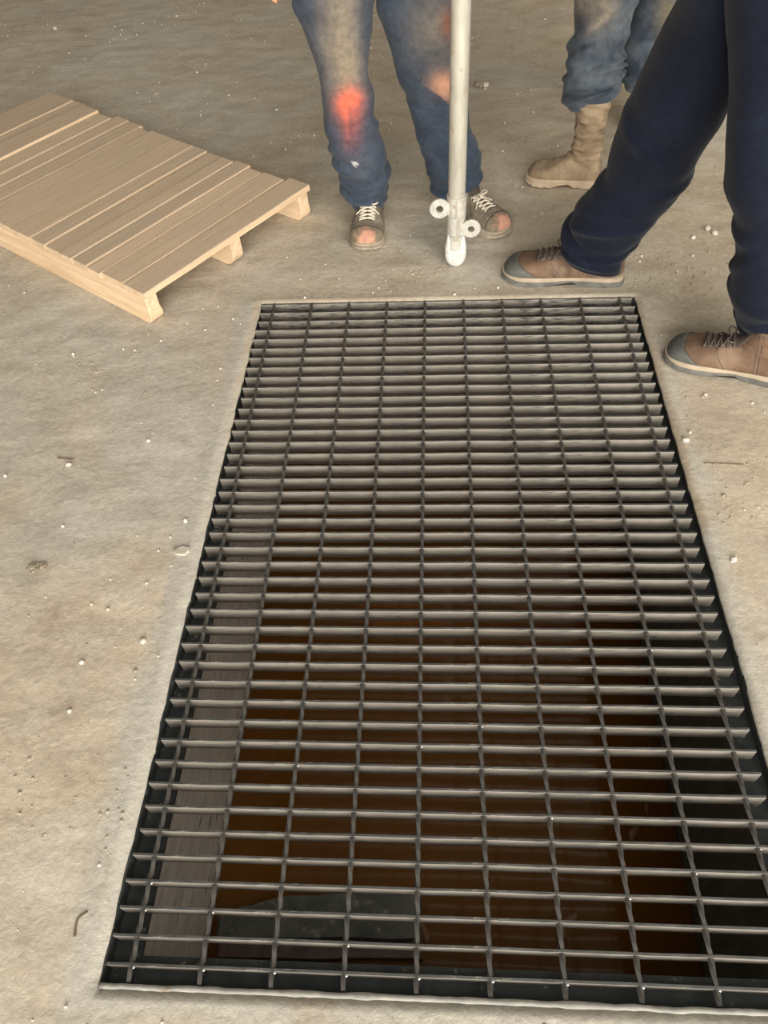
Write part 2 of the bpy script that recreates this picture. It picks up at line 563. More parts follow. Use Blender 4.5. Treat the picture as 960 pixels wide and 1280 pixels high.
# ------------------------------------------------------------------ pit
PB = -0.95
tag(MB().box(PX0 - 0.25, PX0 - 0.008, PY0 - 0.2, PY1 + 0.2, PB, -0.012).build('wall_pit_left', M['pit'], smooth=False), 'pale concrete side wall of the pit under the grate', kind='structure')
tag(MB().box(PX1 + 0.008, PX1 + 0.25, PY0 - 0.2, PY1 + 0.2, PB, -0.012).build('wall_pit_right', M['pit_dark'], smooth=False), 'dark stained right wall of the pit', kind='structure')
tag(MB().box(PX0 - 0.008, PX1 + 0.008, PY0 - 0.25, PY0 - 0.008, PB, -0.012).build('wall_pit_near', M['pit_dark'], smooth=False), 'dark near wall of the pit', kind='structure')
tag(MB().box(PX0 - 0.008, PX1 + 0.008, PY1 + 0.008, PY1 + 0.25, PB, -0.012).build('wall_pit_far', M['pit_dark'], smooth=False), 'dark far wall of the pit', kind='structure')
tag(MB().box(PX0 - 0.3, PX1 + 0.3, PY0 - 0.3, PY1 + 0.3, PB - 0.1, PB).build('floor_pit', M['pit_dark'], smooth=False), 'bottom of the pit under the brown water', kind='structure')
wt = MB()
nx, ny = 24, 36
for j in range(ny + 1):
    for i in range(nx + 1):
        x = PX0 - 0.006 + (PX1 - PX0 + 0.012) * i / nx
        y = PY0 - 0.006 + (PY1 - PY0 + 0.012) * j / ny
        wt.v.append((x, y, ZW + 0.0006 * noise.noise((x * 6, y * 6, 0))))
for j in range(ny):
    for i in range(nx):
        a = j * (nx + 1) + i
        wt.f.append((a, a + 1, a + nx + 2, a + nx + 1))
tag(wt.build('pit_water', M['water']), 'still brown muddy water standing in the pit', 'water', kind='stuff')

# steel angle frame seating the grate
fr = tag(empty('pit_frame', (0, PY0, -0.05)), 'dark steel angle frame lining the rim of the pit', 'frame')
T, LW, ZS = 0.008, 0.048, -0.0395
legs = [('left', (PX0 - T, PX0, PY0 - T, PY1 + T), (PX0, PX0 + LW, PY0 + LW, PY1 - LW)),
        ('right', (PX1, PX1 + T, PY0 - T, PY1 + T), (PX1 - LW, PX1, PY0 + LW, PY1 - LW)),
        ('near', (PX0, PX1, PY0 - T, PY0), (PX0, PX1, PY0, PY0 + LW)),
        ('far', (PX0, PX1, PY1, PY1 + T), (PX0, PX1, PY1 - LW, PY1))]
for nm, a, b_ in legs:
    adopt(MB().box(a[0], a[1], a[2], a[3], -0.075, -0.0045).build('upright_leg', M['frame'], smooth=False), fr)
    adopt(MB().box(b_[0], b_[1], b_[2], b_[3], ZS - 0.008, ZS).build('seat_leg', M['frame'], smooth=False), fr)
# dust-caked top edges of the upright legs, ragged with concrete slurry
def ragged_strip(x0, y0, x1, y1, wdt, side, amp, seed):
    mb = MB()
    n = 90
    dx, dy = x1 - x0, y1 - y0
    L = math.hypot(dx, dy)
    nx_, ny_ = side
    rows = []
    for k in range(n + 1):
        t = k / n
        j = amp * noise.noise((t * L * 22, seed, 0.3)) + amp * 0.6 * noise.noise((t * L * 60, seed, 1.3))
        w = wdt + abs(j)
        px, py = x0 + dx * t, y0 + dy * t
        i_ = -0.002 + j * 0.5
        z = 0.0004 + 0.0004 * noise.noise((t * L * 30, seed, 4))
        rows.append([(px + nx_ * i_, py + ny_ * i_, -0.006), (px + nx_ * (i_ + 0.001), py + ny_ * (i_ + 0.001), z), (px + nx_ * w * 0.6, py + ny_ * w * 0.6, z + 0.0005), (px + nx_ * w, py + ny_ * w, -0.004)])
    mb.rings(rows, cap=True, close=True)
    return mb
adopt(ragged_strip(PX0, PY0, PX1, PY0, 0.011, (0, -1), 0.004, 1.0).build('dusty_edge', M['lip']), fr)

# ------------------------------------------------------------------ grate
PITCH, RODP = 0.04356, 0.12
BT, BD = 0.0046, 0.038
gr = tag(empty('floor_grate', (0, 0, ZS)), 'steel bar grating laid over the open floor pit', 'grate')
BX0, BX1 = -0.54 - 0.040, 0.54 + 0.040


def bar_mesh(seed):
    """flat bearing bar with slightly worn, wavering top arris"""
    r = random.Random(seed)
    rings = []
    n = 34
    for k in range(n + 1):
        x = BX0 + (BX1 - BX0) * k / n
        w = 0.0006 * noise.noise((x * 9, seed * 3.1, 0.0))
        zt = -0.0002 + 0.0005 * noise.noise((x * 30, seed * 1.7, 2.0))
        c = 0.00025
        y0, y1 = -BT + w, w
        rings.append([(x, y0, -BD), (x, y1, -BD), (x, y1, zt - c), (x, y1 - c, zt), (x, y0 + c, zt), (x, y0, zt - c)])
    mb = MB()
    mb.rings(rings)
    return mb


bar_meshes = []
for s in range(9):
    o = bar_mesh(s).build('bearing_bar', M['steel'] if s < 6 else M['steel_worn'], smooth=True, angle=30)
    # the walked-on top arris is bare, oily dark steel
    o.data.materials.append(M['bar_top'])
    for pg in o.data.polygons:
        if pg.normal.z > 0.6: pg.material_index = 1
    bar_meshes.append(o.data)
    bpy.data.objects.remove(o)
for k in range(1, 44):
    o = bpy.data.objects.new('bearing_bar', bar_meshes[(k * 5 + k // 4) % 6 if k > 3 else 6 + k % 3])
    COL.objects.link(o)
    o.parent = gr
    o.location = (random.uniform(-0.003, 0.003), (22 - k) * PITCH, -ZS + random.uniform(-0.0006, 0.0002))
    if k == 3: o.location.x += 0.002


def rod_mesh(seed):
    """twisted square rod, one half turn per bar space"""
    mb = MB()
    rings = []
    y0, y1 = -0.9425, 0.9280
    n = 43 * 10
    h = 0.0037
    for q in range(n + 1):
        y = y0 + (y1 - y0) * q / n
        ph = (y / PITCH) * math.pi / 2 * 1.0 + seed
        zc = -0.0040
        xo = 0.0008 * noise.noise((y * 6, seed, 0))
        rings.append([(xo + h * 1.414 * math.cos(ph + a), y, zc + h * 1.25 * math.sin(ph + a)) for a in (0.785, 2.356, 3.927, 5.498)])
    mb.rings(rings)
    return mb


for i in range(10):
    o = rod_mesh(i * 0.13 + 0.35).build('cross_rod', M['rod'], smooth=True, angle=35)
    o.parent = gr
    o.location = ((i - 4.5) * RODP, 0, -ZS)
# weld beads where the rods are forged into the two end bars and a few others
wb = bmesh.new()
bmesh.ops.create_icosphere(wb, subdivisions=1, radius=0.0036)
wme = bpy.data.meshes.new('weld_bead')
wb.to_mesh(wme)
wb.free()
wme.materials.append(M['weld'])
wme.polygons.foreach_set('use_smooth', [True] * len(wme.polygons))
rw = random.Random(3)
beads = [(i, 43) for i in range(10)] + [(8, 39), (6, 37), (9, 38), (7, 40), (4, 14), (4, 34), (5, 33), (2, 35), (1, 41), (3, 42), (8, 29), (5, 20), (0, 40), (0, 41)]
for i, k in beads:
    o = bpy.data.objects.new('weld_bead', wme)
    COL.objects.link(o)
    o.parent = gr
    o.location = ((i - 4.5) * RODP + 0.0045, (22 - k) * PITCH - BT - 0.001, -ZS - 0.003)
    o.scale = (1.0, 1.0, 0.7)

# ------------------------------------------------------------------ sunken block and debris in the water
def lump(mb, pts_bottom, pts_top, z0, z1, seg=14):
    pass


zb = -0.60
b0, b1 = at_z(268, 1172, zb), at_z(526, 1174, zb)
c0, c1, c2 = at_z(272, 1142, zb), at_z(348, 1119, zb), at_z(526, 1114, zb)
blk = tag(empty('concrete_block', ((b0.x + b1.x) / 2, b0.y, PB)), 'slimy dark concrete block breaking the water below the grate', 'block')


def slab(outline, z0, z1, seed, amp=0.006):
    mb = MB()
    pts = []
    m_ = len(outline)
    for i in range(m_):
        a, b_ = outline[i], outline[(i + 1) % m_]
        for k in range(8):
            t = k / 8
            p = Vector((a[0] + (b_[0] - a[0]) * t, a[1] + (b_[1] - a[1]) * t, 0))
            pts.append(p + Vector((noise.noise((p.x * 30, p.y * 30, seed)), noise.noise((p.x * 30, p.y * 30, seed + 5)), 0)) * amp)
    cen = sum(pts, Vector()) / len(pts)
    rings = [[Vector((p.x, p.y, z0)) for p in pts], [Vector((p.x, p.y, z1 - 0.008)) for p in pts],
             [Vector((p.x, p.y, z1)) + (cen - p) * 0.03 for p in pts]]
    for s in (0.7, 0.4, 0.1):
        rings.append([Vector((cen.x + (p.x - cen.x) * s, cen.y + (p.y - cen.y) * s, z1 + amp * 0.8 * noise.noise((p.x * 14 * s, p.y * 14 * s, seed)))) for p in pts])
    mb.rings(rings)
    return mb


adopt(slab([(b0.x, b0.y), (b1.x, b1.y), (c2.x, c2.y), (c1.x, c1.y), (c0.x, c0.y)], PB + 0.002, zb, 1.0).build('slab', M['block'], angle=40), blk)
f0, f1 = at_z(270, 1197, zb - 0.04), at_z(528, 1199, zb - 0.04)
adopt(slab([(f0.x, f0.y), (f1.x, f1.y), (b1.x + 0.002, b1.y + 0.03), (b0.x, b0.y + 0.03)], PB + 0.002, zb - 0.04, 2.0, 0.004).build('footing', M['block_low'], angle=40), blk)


def leaf(px, py, sz, rz, label, seed):
    mb = MB()
    n = 9
    top = []
    for k in range(n + 1):
        t = k / n
        w = sz * 0.24 * math.sin(math.pi * min(0.98, t * 0.95 + 0.03)) * max(0.2, 1 + 1.3 * noise.noise((t * 9, seed, 0)))
        z = 0.004 + 0.003 * noise.noise((t * 4, seed, 2))
        x = (t - 0.5) * sz
        y = 0.2 * sz * math.sin(t * 2.5 + seed)
        top.append([(x, y + w, z + 0.003), (x, y, z), (x, y - w, z + 0.002), (x, y - w, z + 0.0008), (x, y, z - 0.0014), (x, y + w, z + 0.0016)])
    mb.rings(top)
    p = at_z(px, py, ZW)
    o = mb.build('leaf_scrap', M['leaf'], loc=(p.x, p.y, ZW - 0.001), rot=(0, 0, rz))
    return tag(o, label, 'leaf', 'sodden leaf scraps floating in the pit')


leaf(795, 1043, 0.046, 1.3, 'small sodden leaf scrap floating below the right-hand side of the grate', 1.0)
leaf(808, 1012, 0.032, 2.0, 'thin curled leaf sliver floating just beyond the small scrap', 2.0)
leaf(712, 1145, 0.038, 0.6, 'smaller of the two leaf scraps floating near the front bars', 3.0)
leaf(698, 1168, 0.060, 1.0, 'largest brown leaf scrap floating near the front bars', 4.0)
leaf(530, 1165, 0.050, 1.5, 'pale leaf scrap caught against the end of the dark block', 5.0)

# ------------------------------------------------------------------ pallet
ZT = 0.12
pn, pr_, pb_ = at_z(180, 368, ZT), at_z(387, 231, ZT), at_z(47, 119, ZT)
ex = (pr_ - pn); PW = ex.length; ex.normalize()
ey = (ex.cross(Vector((0, 0, -1)))); ey.normalize()
if ey.dot(pb_ - pr_) < 0: ey = -ey
PL = (pb_ - pr_).dot(ey)
pal = empty('wooden_pallet', (pn.x, pn.y, 0), math.atan2(ex.y, ex.x))
tag(pal, 'dusty wooden pallet with close-set deck boards lying on the floor', 'pallet')
cuts = [0.0, 0.147, 0.206, 0.30, 0.375, 0.44, 0.516, 0.572, 0.685, 0.778, 0.839, 0.909, 0.962, 1.022, 1.078, 1.166, 1.253]
cuts = [PL - c / 1.253 * PL for c in cuts][::-1]       # from the near end
TB = 0.020
rp = random.Random(11)
for i in range(len(cuts) - 1):
    y0, y1 = cuts[i] + 0.0015, cuts[i + 1] - 0.0015
    gap = rp.choice((0.0, 0.001, 0.003, 0.006))
    w = y1 - y0 - gap
    dz = rp.uniform(-0.005, 0.003) if i else 0.0
    e0, e1 = rp.uniform(-0.004, 0.004), rp.uniform(-0.024, 0.008)
    if i == 0: e0 = e1 = 0
    n = 12
    rings = []
    sk = rp.uniform(-0.006, 0.006) if i else 0
    for k in range(n + 1):
        t = k / n
        x = e0 + (PW + e1 - e0) * t
        wob = 0.0018 * noise.noise((x * 8, i * 4.0, 0))
        wane = 0.004 * max(0, noise.noise((x * 5, i * 9.0, 3)))
        dy = sk * (t - 0.5) * 0.5
        za, zb_ = 0, 0
        c = 0.0025
        ya, yb = -w / 2 + wob + dy, w / 2 - wane + wob + dy
        rings.append([(x, ya, -TB), (x, yb, -TB), (x, yb, -c), (x, yb - c, 0), (x, ya + c, 0), (x, ya, -c)])
    mb = MB()
    mb.rings(rings)
    o = mb.build('deck_board', M['wood'], smooth=True, angle=30)
    o.parent = pal
    o.location = (0, (y0 + y1 - gap) / 2, ZT + dz)
    o.rotation_euler = (rp.uniform(-0.02, 0.02) if i else 0, 0, 0)
SW = 0.045
for q, xc in enumerate((0.004 + SW / 2, PW * 0.52, PW - SW / 2 - 0.004)):
    # skid with rounded, undercut ends
    h = ZT - TB - 0.0045
    prof = []
    y0, y1 = 0.012, PL - 0.012
    cutb = 0.05 if q == 1 else 0.022
    rr = 0.05 if q == 1 else 0.03
    for k in range(7):
        a = math.pi / 2 * k / 6
        prof.append((y0 + cutb * (1 - math.sin(a)), rr * (1 - math.cos(a)) if False else rr * (1 - math.sin(a)) ** 1.0 * 1.0))
    prof = [(y0, h), (y0, rr + 0.02)] + [(y0 + cutb * (1 - math.cos(math.pi / 2 * k / 6)), rr * (1 - math.sin(math.pi / 2 * k / 6)) + 0.0) for k in range(7)]
    far = [(PL - y, z) for y, z in prof][::-1]
    out = prof + far
    tw = 0.006
    ra = [Vector((-SW / 2 - (tw if z < 0.03 else 0) * 0.4, y, z)) for y, z in out]
    rb = [Vector((SW / 2 + (tw if z < 0.03 else 0), y, z)) for y, z in out]
    mb = MB()
    mb.rings([ra, rb])
    o = mb.build('skid', M['wood'], smooth=False, bevel=0.003)
    # wood grain runs along the local x axis: rebuild the skid in a turned frame
    o.data.transform(Matrix.Rotation(-math.pi / 2, 4, 'Z'))
    o.rotation_euler = (0, 0, math.pi / 2)
    o.parent = pal
    o.location = (xc, 0, 0)

# ------------------------------------------------------------------ galvanised pole
pp = at_z(569, 331)
pole = tag(empty('steel_pole', (pp.x, pp.y, 0)), 'galvanised steel pole with two eyed collars standing on its flattened foot', 'pole')
PR = 0.0262


def add_tube_shell(z0, z1, ro, ri, n=28):
    mb = MB()
    r = []
    for z, q in ((z0, ri), (z0, ro - 0.001), (z0 + 0.001, ro), (z1 - 0.001, ro), (z1, ro - 0.001), (z1, ri)):
        r.append([(q * math.cos(2 * math.pi * k / n), q * math.sin(2 * math.pi * k / n), z) for k in range(n)])
    mb.rings(r, cap=False)
    m_ = len(r)
    # close inner wall
    b0 = 0
    for k in range(n):
        k2 = (k + 1) % n
        mb.f.append((k, k2, (m_ - 1) * n + k2, (m_ - 1) * n + k))
    return mb


def eye(cx, cz, R0, r0, y, thick, reach):
    """flat ring lug with a bore, joined to the collar by a short web"""
    mb = MB()
    n = 26
    for_sides = []
    rings = []
    for (rad, yy) in ((r0, y), (R0 - 0.002, y), (R0, y + 0.002), (R0, y + thick - 0.002), (R0 - 0.002, y + thick), (r0, y + thick)):
        rings.append([(cx + rad * math.cos(2 * math.pi * k / n), yy, cz + rad * math.sin(2 * math.pi * k / n)) for k in range(n)])
    mb.rings(rings + [rings[0]], cap=False)
    x1 = 0.0
    s = 1 if cx < 0 else -1
    xa = cx + s * (r0 + 0.006)
    mb.box(min(xa, s * -0.012), max(xa, s * -0.012), y + 0.001, y + thick - 0.001, cz - R0 * 0.62, cz + R0 * 0.62)
    return mb


add_tube_shell(0.10, 2.05, PR, PR - 0.004).build('tube', M['galv'], pole, angle=40)
c1_ = add_tube_shell(0.180, 0.243, PR + 0.0045, PR + 0.0002).build('collar', M['galv_clean'], pole, angle=40)
c2_ = add_tube_shell(0.119, 0.178, PR + 0.0030, PR + 0.0002).build('collar', M['galv_clean'], pole, angle=40)
e1_ = eye(-0.052, 0.209, 0.0315, 0.0115, -0.022, 0.010, 0).build('eye_lug', M['galv_clean'], c1_, angle=40)
e2_ = eye(0.046, 0.142, 0.0300, 0.0105, -0.026, 0.010, 0).build('eye_lug', M['galv_clean'], c2_, angle=40)
MB().box(-0.003, 0.003, -PR - 0.0062, -PR - 0.002, 0.182, 0.241).build('seam', M['galv'], c1_, smooth=False, bevel=0.001)
MB().box(0.001, 0.012, -PR - 0.0050, -PR + 0.002, 0.121, 0.176).build('clasp', M['galv'], c2_, smooth=False, bevel=0.0015)
# flattened foot
out = []
FW = 0.0345
for k in range(17):
    a = math.pi + math.pi * k / 16
    out.append((FW * math.cos(a), 0.044 + 0.044 * math.sin(a)))
out += [(FW, 0.07), (PR + 0.001, 0.119), (-PR - 0.001, 0.119), (-FW, 0.07)]
mb = MB()
cx_, cz_ = 0, 0.06
rr = []
for yy, s in ((0.016, 0.9), (0.012, 1.0), (-0.010, 1.0), (-0.018, 0.86), (-0.020, 0.6)):
    rr.append([(x * s, yy, max(0.0, cz_ + (z - cz_) * s)) for x, z in out])
mb.rings(rr)
ft = mb.build('foot', M['paddle'], pole, angle=50)
MB().box(-0.016, 0.016, -0.024, -0.018, 0.066, 0.112).build('tongue', M['galv_clean'], ft, smooth=False, bevel=0.003)

# ------------------------------------------------------------------ people: garments
def leg_loft(mb, cols, rows, ratio=0.92, sub=7, M_=60, folds=(), wob=0.004, seed=0.0, dye=None, hem=0.0):
    """rows: (Lvec, Rvec) pairs hem -> hip (world). folds: (s, slope, phase, width, amp)"""
    data = [list(L) + list(R) for L, R in rows]
    data = catmull(data, sub)
    cen = [Vector(((d[0] + d[3]) / 2, (d[1] + d[4]) / 2, (d[2] + d[5]) / 2)) for d in data]
    s = 0.0
    rings, ss = [], []
    for i, d in enumerate(data):
        if i: s += (cen[i] - cen[i - 1]).length
        ss.append(s)
        t = (cen[min(i + 1, len(cen) - 1)] - cen[max(i - 1, 0)]).normalized()
        u = (Vector(d[3:]) - Vector(d[:3])) / 2
        w = u.length
        v = t.cross(u).normalized()
        if v.y > 0: v = -v                      # v points to the camera side
        ring = []
        for k in range(M_):
            a = 2 * math.pi * k / M_
            ca, sa = math.cos(a), math.sin(a)
            e = 2.25
            q = (abs(ca) ** e + abs(sa) ** e) ** (-1 / e)
            p = cen[i] + u * (ca * q) + v * (w * ratio * sa * q)
            n_ = (u.normalized() * ca + v * sa)
            dsp = wob * noise.noise(p * 9 + Vector((seed, 0, 0))) + wob * 0.6 * noise.noise(p * 24 + Vector((0, seed, 0)))
            for (fs, sl, ph, fw, am) in folds:
                x = s - fs - sl * math.sin(a - ph)
                g = math.exp(-(x / fw) ** 2)
                m_ = 0.55 + 0.45 * math.sin(a * 2 + ph * 3 + fs * 40)
                dsp += 1.5 * am * m_ * (g - 0.55 * math.exp(-((x - fw * 1.5) / fw) ** 2))
            ring.append(p + n_ * dsp)
        rings.append(ring)
    # fold the hem inward so that the garment reads hollow
    c = cen[0]
    inner = [[c + (p - c) * 0.90 + (rings[1][0] - rings[0][0]) * 0.0 for p in rings[0]],
             [c + (p - c) * 0.80 + (cen[3] - cen[0]) * 1.0 for p in rings[0]]]
    allr = [inner[1], inner[0]] + rings
    mb.rings(allr, cap=True)
    for ri, ring in enumerate(allr):
        for p in ring:
            cols.append(dye(p, cen, ss, ri - 2))
    return cen


def hips(mb, cols, c, wx, wy, z0, z1, dye, yaw=0.0):
    rings = []
    for z, f in ((z0, 0.90), (z0 + 0.06, 1.0), ((z0 + z1) / 2, 1.02), (z1 - 0.04, 0.95), (z1, 0.92)):
        rings.append([Vector((c[0], c[1], z)) + Vector((wx * f * math.cos(a) * math.cos(yaw) - wy * f * math.sin(a) * math.sin(yaw),
                                                         wx * f * math.cos(a) * math.sin(yaw) + wy * f * math.sin(a) * math.cos(yaw), 0)) for a in [2 * math.pi * k / 40 for k in range(40)]])
    mb.rings(rings)
    for r in rings:
        for p in r:
            cols.append(dye(p, None, None, 9))


def lerp3(a, b, t):
    t = max(0.0, min(1.0, t))
    return tuple(x + (y - x) * t for x, y in zip(a, b))


def gauss(px, py, cx, cy, sx, sy):
    return math.exp(-((px - cx) / sx) ** 2 - ((py - cy) / sy) ** 2)


def frnd(p, f, seed=0.0):
    return noise.noise((p[0] * f + seed, p[1] * f, p[2] * f))


# ---- boots
BOOT = [  # T(x,z) B(x,z) halfwidth, length 0.30
    ((0.128, 0.150), (0.014, 0.155), 0.044), ((0.132, 0.120), (0.010, 0.112), 0.044), ((0.142, 0.103), (0.004, 0.072), 0.043), ((0.152, 0.096), (0.001, 0.040), 0.041),
    ((0.162, 0.091), (0.016, 0.014), 0.042), ((0.176, 0.086), (0.070, 0.012), 0.044), ((0.190, 0.081), (0.120, 0.012), 0.047), ((0.206, 0.075), (0.165, 0.012), 0.051),
    ((0.226, 0.069), (0.205, 0.012), 0.0535), ((0.246, 0.066), (0.240, 0.012), 0.0535), ((0.266, 0.061), (0.265, 0.012), 0.049), ((0.283, 0.051), (0.285, 0.012), 0.039),
    ((0.294, 0.037), (0.296, 0.013), 0.024), ((0.300, 0.024), (0.300, 0.016), 0.008)]


def boot_rings(L, wscale, hscale, shaft, n=72, fold=0.0, seed=0.0):
    k = L / 0.30
    rows = []
    if shaft:
        for z, fx, bx, w in shaft:
            rows.append([fx * k, z, bx * k, z, w])
    for (T_, B_, w) in BOOT[(1 if shaft else 0):]:
        rows.append([T_[0] * k, T_[1] * hscale, B_[0] * k, B_[1] * hscale, w * wscale])
    rows = catmull(rows, 9)
    rings = []
    for r in rows:
        c = Vector(((r[0] + r[2]) / 2, 0, (r[1] + r[3]) / 2))
        d = Vector(((r[0] - r[2]) / 2, 0, (r[1] - r[3]) / 2))
        ring = []
        for j in range(n):
            a = 2 * math.pi * j / n
            ca, sa = math.cos(a), math.sin(a)
            e = 2.5
            q = (abs(ca) ** e + abs(sa) ** e) ** (-1 / e)
            p = c + d * (ca * q) + Vector((0, max(0.004, r[4]) * sa * q, 0))
            if fold:
                nrm = (d.normalized() * ca + Vector((0, sa, 0)))
                g = min(1, max(0, (p.z - 0.05) / 0.05))
                p += nrm * g * fold * (noise.noise((p.x * 18, p.y * 12, p.z * 48 + seed)) + 0.6 * noise.noise((p.x * 30, p.y * 30, p.z * 80 + seed)))
            p.z = max(0.014, p.z)
            ring.append(p)
        rings.append(ring)
    return rings


def sole_mesh(L, wscale, z0, z1, grow, arch=0.0, notch=0.0, n=64):
    k = L / 0.30
    prof = [(0.0, 0.012), (0.006, 0.026), (0.02, 0.036), (0.05, 0.040), (0.09, 0.038), (0.13, 0.039), (0.17, 0.046), (0.21, 0.052), (0.245, 0.0525), (0.270, 0.046), (0.288, 0.034), (0.298, 0.018), (0.301, 0.006)]
    pr2 = catmull([list(p) for p in prof], 3)
    up = [(x * k, w * wscale + grow) for x, w in pr2]
    outl = [(x + (grow if x > 0.15 * k else -grow), w) for x, w in up] + [(x + (grow if x > 0.15 * k else -grow), -w) for x, w in up[::-1]]
    mb = MB()

    def bot(x, j):
        t = x / L
        z = z0
        if arch and 0.33 < t < 0.60:
            z += arch * math.sin(math.pi * (t - 0.33) / 0.27)
        if t > 0.85: z += (t - 0.85) * 0.05
        if notch and j % 3 == 0: z += notch
        return z
    r = []
    r.append([Vector((x * 0.97 + 0.004, w * 0.93, bot(x, j))) for j, (x, w) in enumerate(outl)])
    r.append([Vector((x, w, bot(x, j) + 0.002)) for j, (x, w) in enumerate(outl)])
    r.append([Vector((x, w, z1 - 0.002)) for x, w in outl])
    r.append([Vector((x * 0.985 + 0.002, w * 0.96, z1)) for x, w in outl])
    mb.rings(r)
    return mb


def make_boot(person, toe, heel, L=None, style='dusty', shaft=None, hscale=1.0, wscale=1.0, roll=0.0, label=None):
    toe, heel = Vector(toe), Vector(heel)
    toe.z = heel.z = 0
    d = toe - heel
    L = L or d.length
    ang = math.atan2(d.y, d.x)
    base = toe - d.normalized() * L
    upm, capm, midm, outm, lacm = {
        'dusty': ('dusty_leather', 'toe_tone', 'dusty_sole', 'dusty_sole', 'lace_pale'),
        'brown': ('brown_leather', 'grey_toe', 'pale_sole', 'dark_sole', 'lace_dark'),
        'tan': ('tan_leather', None, 'tan_sole', 'tan_sole', None),
        'olive': ('olive', None, 'dusty_sole', 'dusty_sole', None)}[style]
    rings = boot_rings(L, wscale, hscale, shaft, fold=0.010 if shaft else 0.0035, seed=L * 7)
    mb = MB()
    mb.rings(rings)
    mat = Matrix.Translation(base) @ Matrix.Rotation(ang, 4, 'Z')

    def place(o, par):
        o.data.transform(mat)
        o.data.transform(Matrix.Translation(-person.location))
        o.parent = par
        return o
    b = place(mb.build('boot', M[upm]), person)
    if label: b['label'] = label
    place(sole_mesh(L, wscale, 0.014, 0.031, 0.003, 0.004).build('midsole', M[midm], angle=50), b)
    place(sole_mesh(L, wscale, 0.0, 0.018, 0.005, 0.012, 0.003).build('outsole', M[outm], angle=50), b)
    k = L / 0.30
    if capm:
        nb = MB()
        n = len(rings[0])
        keep = {}
        cen = Vector((0.2 * k, 0, 0.02))
        for i in range(len(rings) - 1):
            for j in range(n):
                q = [(i, j), (i, (j + 1) % n), (i + 1, (j + 1) % n), (i + 1, j)]
                m_ = sum((rings[a][b_] for a, b_ in q), Vector()) / 4
                if style == 'brown':
                    lim = (0.205 + 1.25 * max(0.0, m_.z - 0.022) + 6.0 * max(0.0, m_.z - 0.045) ** 2) * k
                else:
                    lim = (0.246 + 0.15 * abs(m_.y)) * k
                if m_.x > lim and m_.z > 0.020:
                    for a in q:
                        if a not in keep:
                            keep[a] = len(nb.v)
                            p = rings[a[0]][a[1]]
                            out_ = (p - cen)
                            out_.x *= 0.6
                            nb.v.append(tuple(p + out_.normalized() * 0.0022))
                    nb.f.append(tuple(keep[a] for a in q))
        dcol = None
        if capm == 'toe_tone':
            dcol = []
            for x, y, z in nb.v:
                f = frnd((x, y, z), 60, L)
                t = (1.1 - (abs(y) / (0.034 * wscale)) ** 2 - max(0.0, (0.274 * k - x) / (0.020 * k))) + 0.9 * f
                t *= min(1.0, (z - 0.016) / 0.02)
                dcol.append(lerp3((0.17, 0.135, 0.095), (0.50, 0.255, 0.175), t * 0.9))  # orange at the middle of the toe, fading to dusty brown
        o = nb.build('toe_cap', M[capm], color=dcol)
        sm = o.modifiers.new('thick', 'SOLIDIFY')
        sm.thickness = 0.003
        sm.offset = -1
        place(o, b)
    def seam(crit, rad, mat, nm, zmin=0.03):
        # stitched seam following the iso-line crit(p) = 0 across the upper
        n_ = len(rings[0])
        for half in (range(0, n_ // 2 + 1), range(n_ // 2, n_ + 1)):
            sb = MB()
            pts = []
            for j in half:
                j %= n_
                col_ = [r[j] for r in rings]
                for p, q in zip(col_, col_[1:]):
                    a_, c_ = crit(p), crit(q)
                    if a_ < 0 <= c_ and max(p.z, q.z) > zmin:
                        t_ = -a_ / (c_ - a_)
                        pts.append(p.lerp(q, t_))
                        break
            pts = [p for i_, p in enumerate(pts) if i_ == 0 or (p - pts[i_ - 1]).length < 0.03]
            if len(pts) > 3:
                sb.tube(pts, rad, 5)
                place(sb.build(nm, M[mat]), b)
    if style == 'brown':
        seam(lambda p: p.x - 0.075 * k - 0.15 * p.z, 0.0013, 'tongue', 'seam')
        seam(lambda p: p.x - 0.084 * k - 0.15 * p.z, 0.0010, 'tongue', 'seam')
        seam(lambda p: p.x - (0.205 + 1.25 * max(0.0, p.z - 0.022) + 6.0 * max(0.0, p.z - 0.045) ** 2 - 0.004) * k, 0.0011, 'tongue', 'seam')
        seam(lambda p: p.x - (0.150 + 0.62 * max(0.0, p.z - 0.022)) * k, 0.0010, 'tongue', 'seam')
    if style == 'dusty':
        seam(lambda p: p.x - (0.244 + 0.15 * abs(p.y)) * k, 0.0016, 'tongue', 'seam')
        seam(lambda p: p.x - (0.262 - 1.1 * max(0.0, p.z - 0.03)) * k + 0.05, 0.0013, 'tongue', 'seam')
        seam(lambda p: p.x - 0.08 * k - 0.2 * p.z, 0.0012, 'tongue', 'seam')
    if lacm:
        tops = {}
        allp = [p for r in rings for p in r if p.z > 0.045 and 0.10 * k < p.x < 0.25 * k]

        def topz(x, y=0.0):
            best, bz = 9.0, 0.06
            for p in allp:
                e = (p.x - x) ** 2 + (p.y - y) ** 2 - 0.0004 * min(p.z, 0.12)
                if e < best:
                    best, bz = e, p.z
            return bz
        tb, keep2 = MB(), {}
        nn = len(rings[0])
        for i in range(len(rings) - 1):
            for j in range(nn):
                q = [(i, j), (i, (j + 1) % nn), (i + 1, (j + 1) % nn), (i + 1, j)]
                m_ = sum((rings[a][b_] for a, b_ in q), Vector()) / 4
                if 0.120 * k < m_.x < 0.218 * k and abs(m_.y) < 0.022 * k + 0.05 * (0.218 * k - m_.x) and m_.z > 0.05:
                    for a in q:
                        if a not in keep2:
                            keep2[a] = len(tb.v)
                            p = rings[a[0]][a[1]]
                            tb.v.append((p.x + 0.0008, p.y, p.z + 0.0016))
                    tb.f.append(tuple(keep2[a] for a in q))
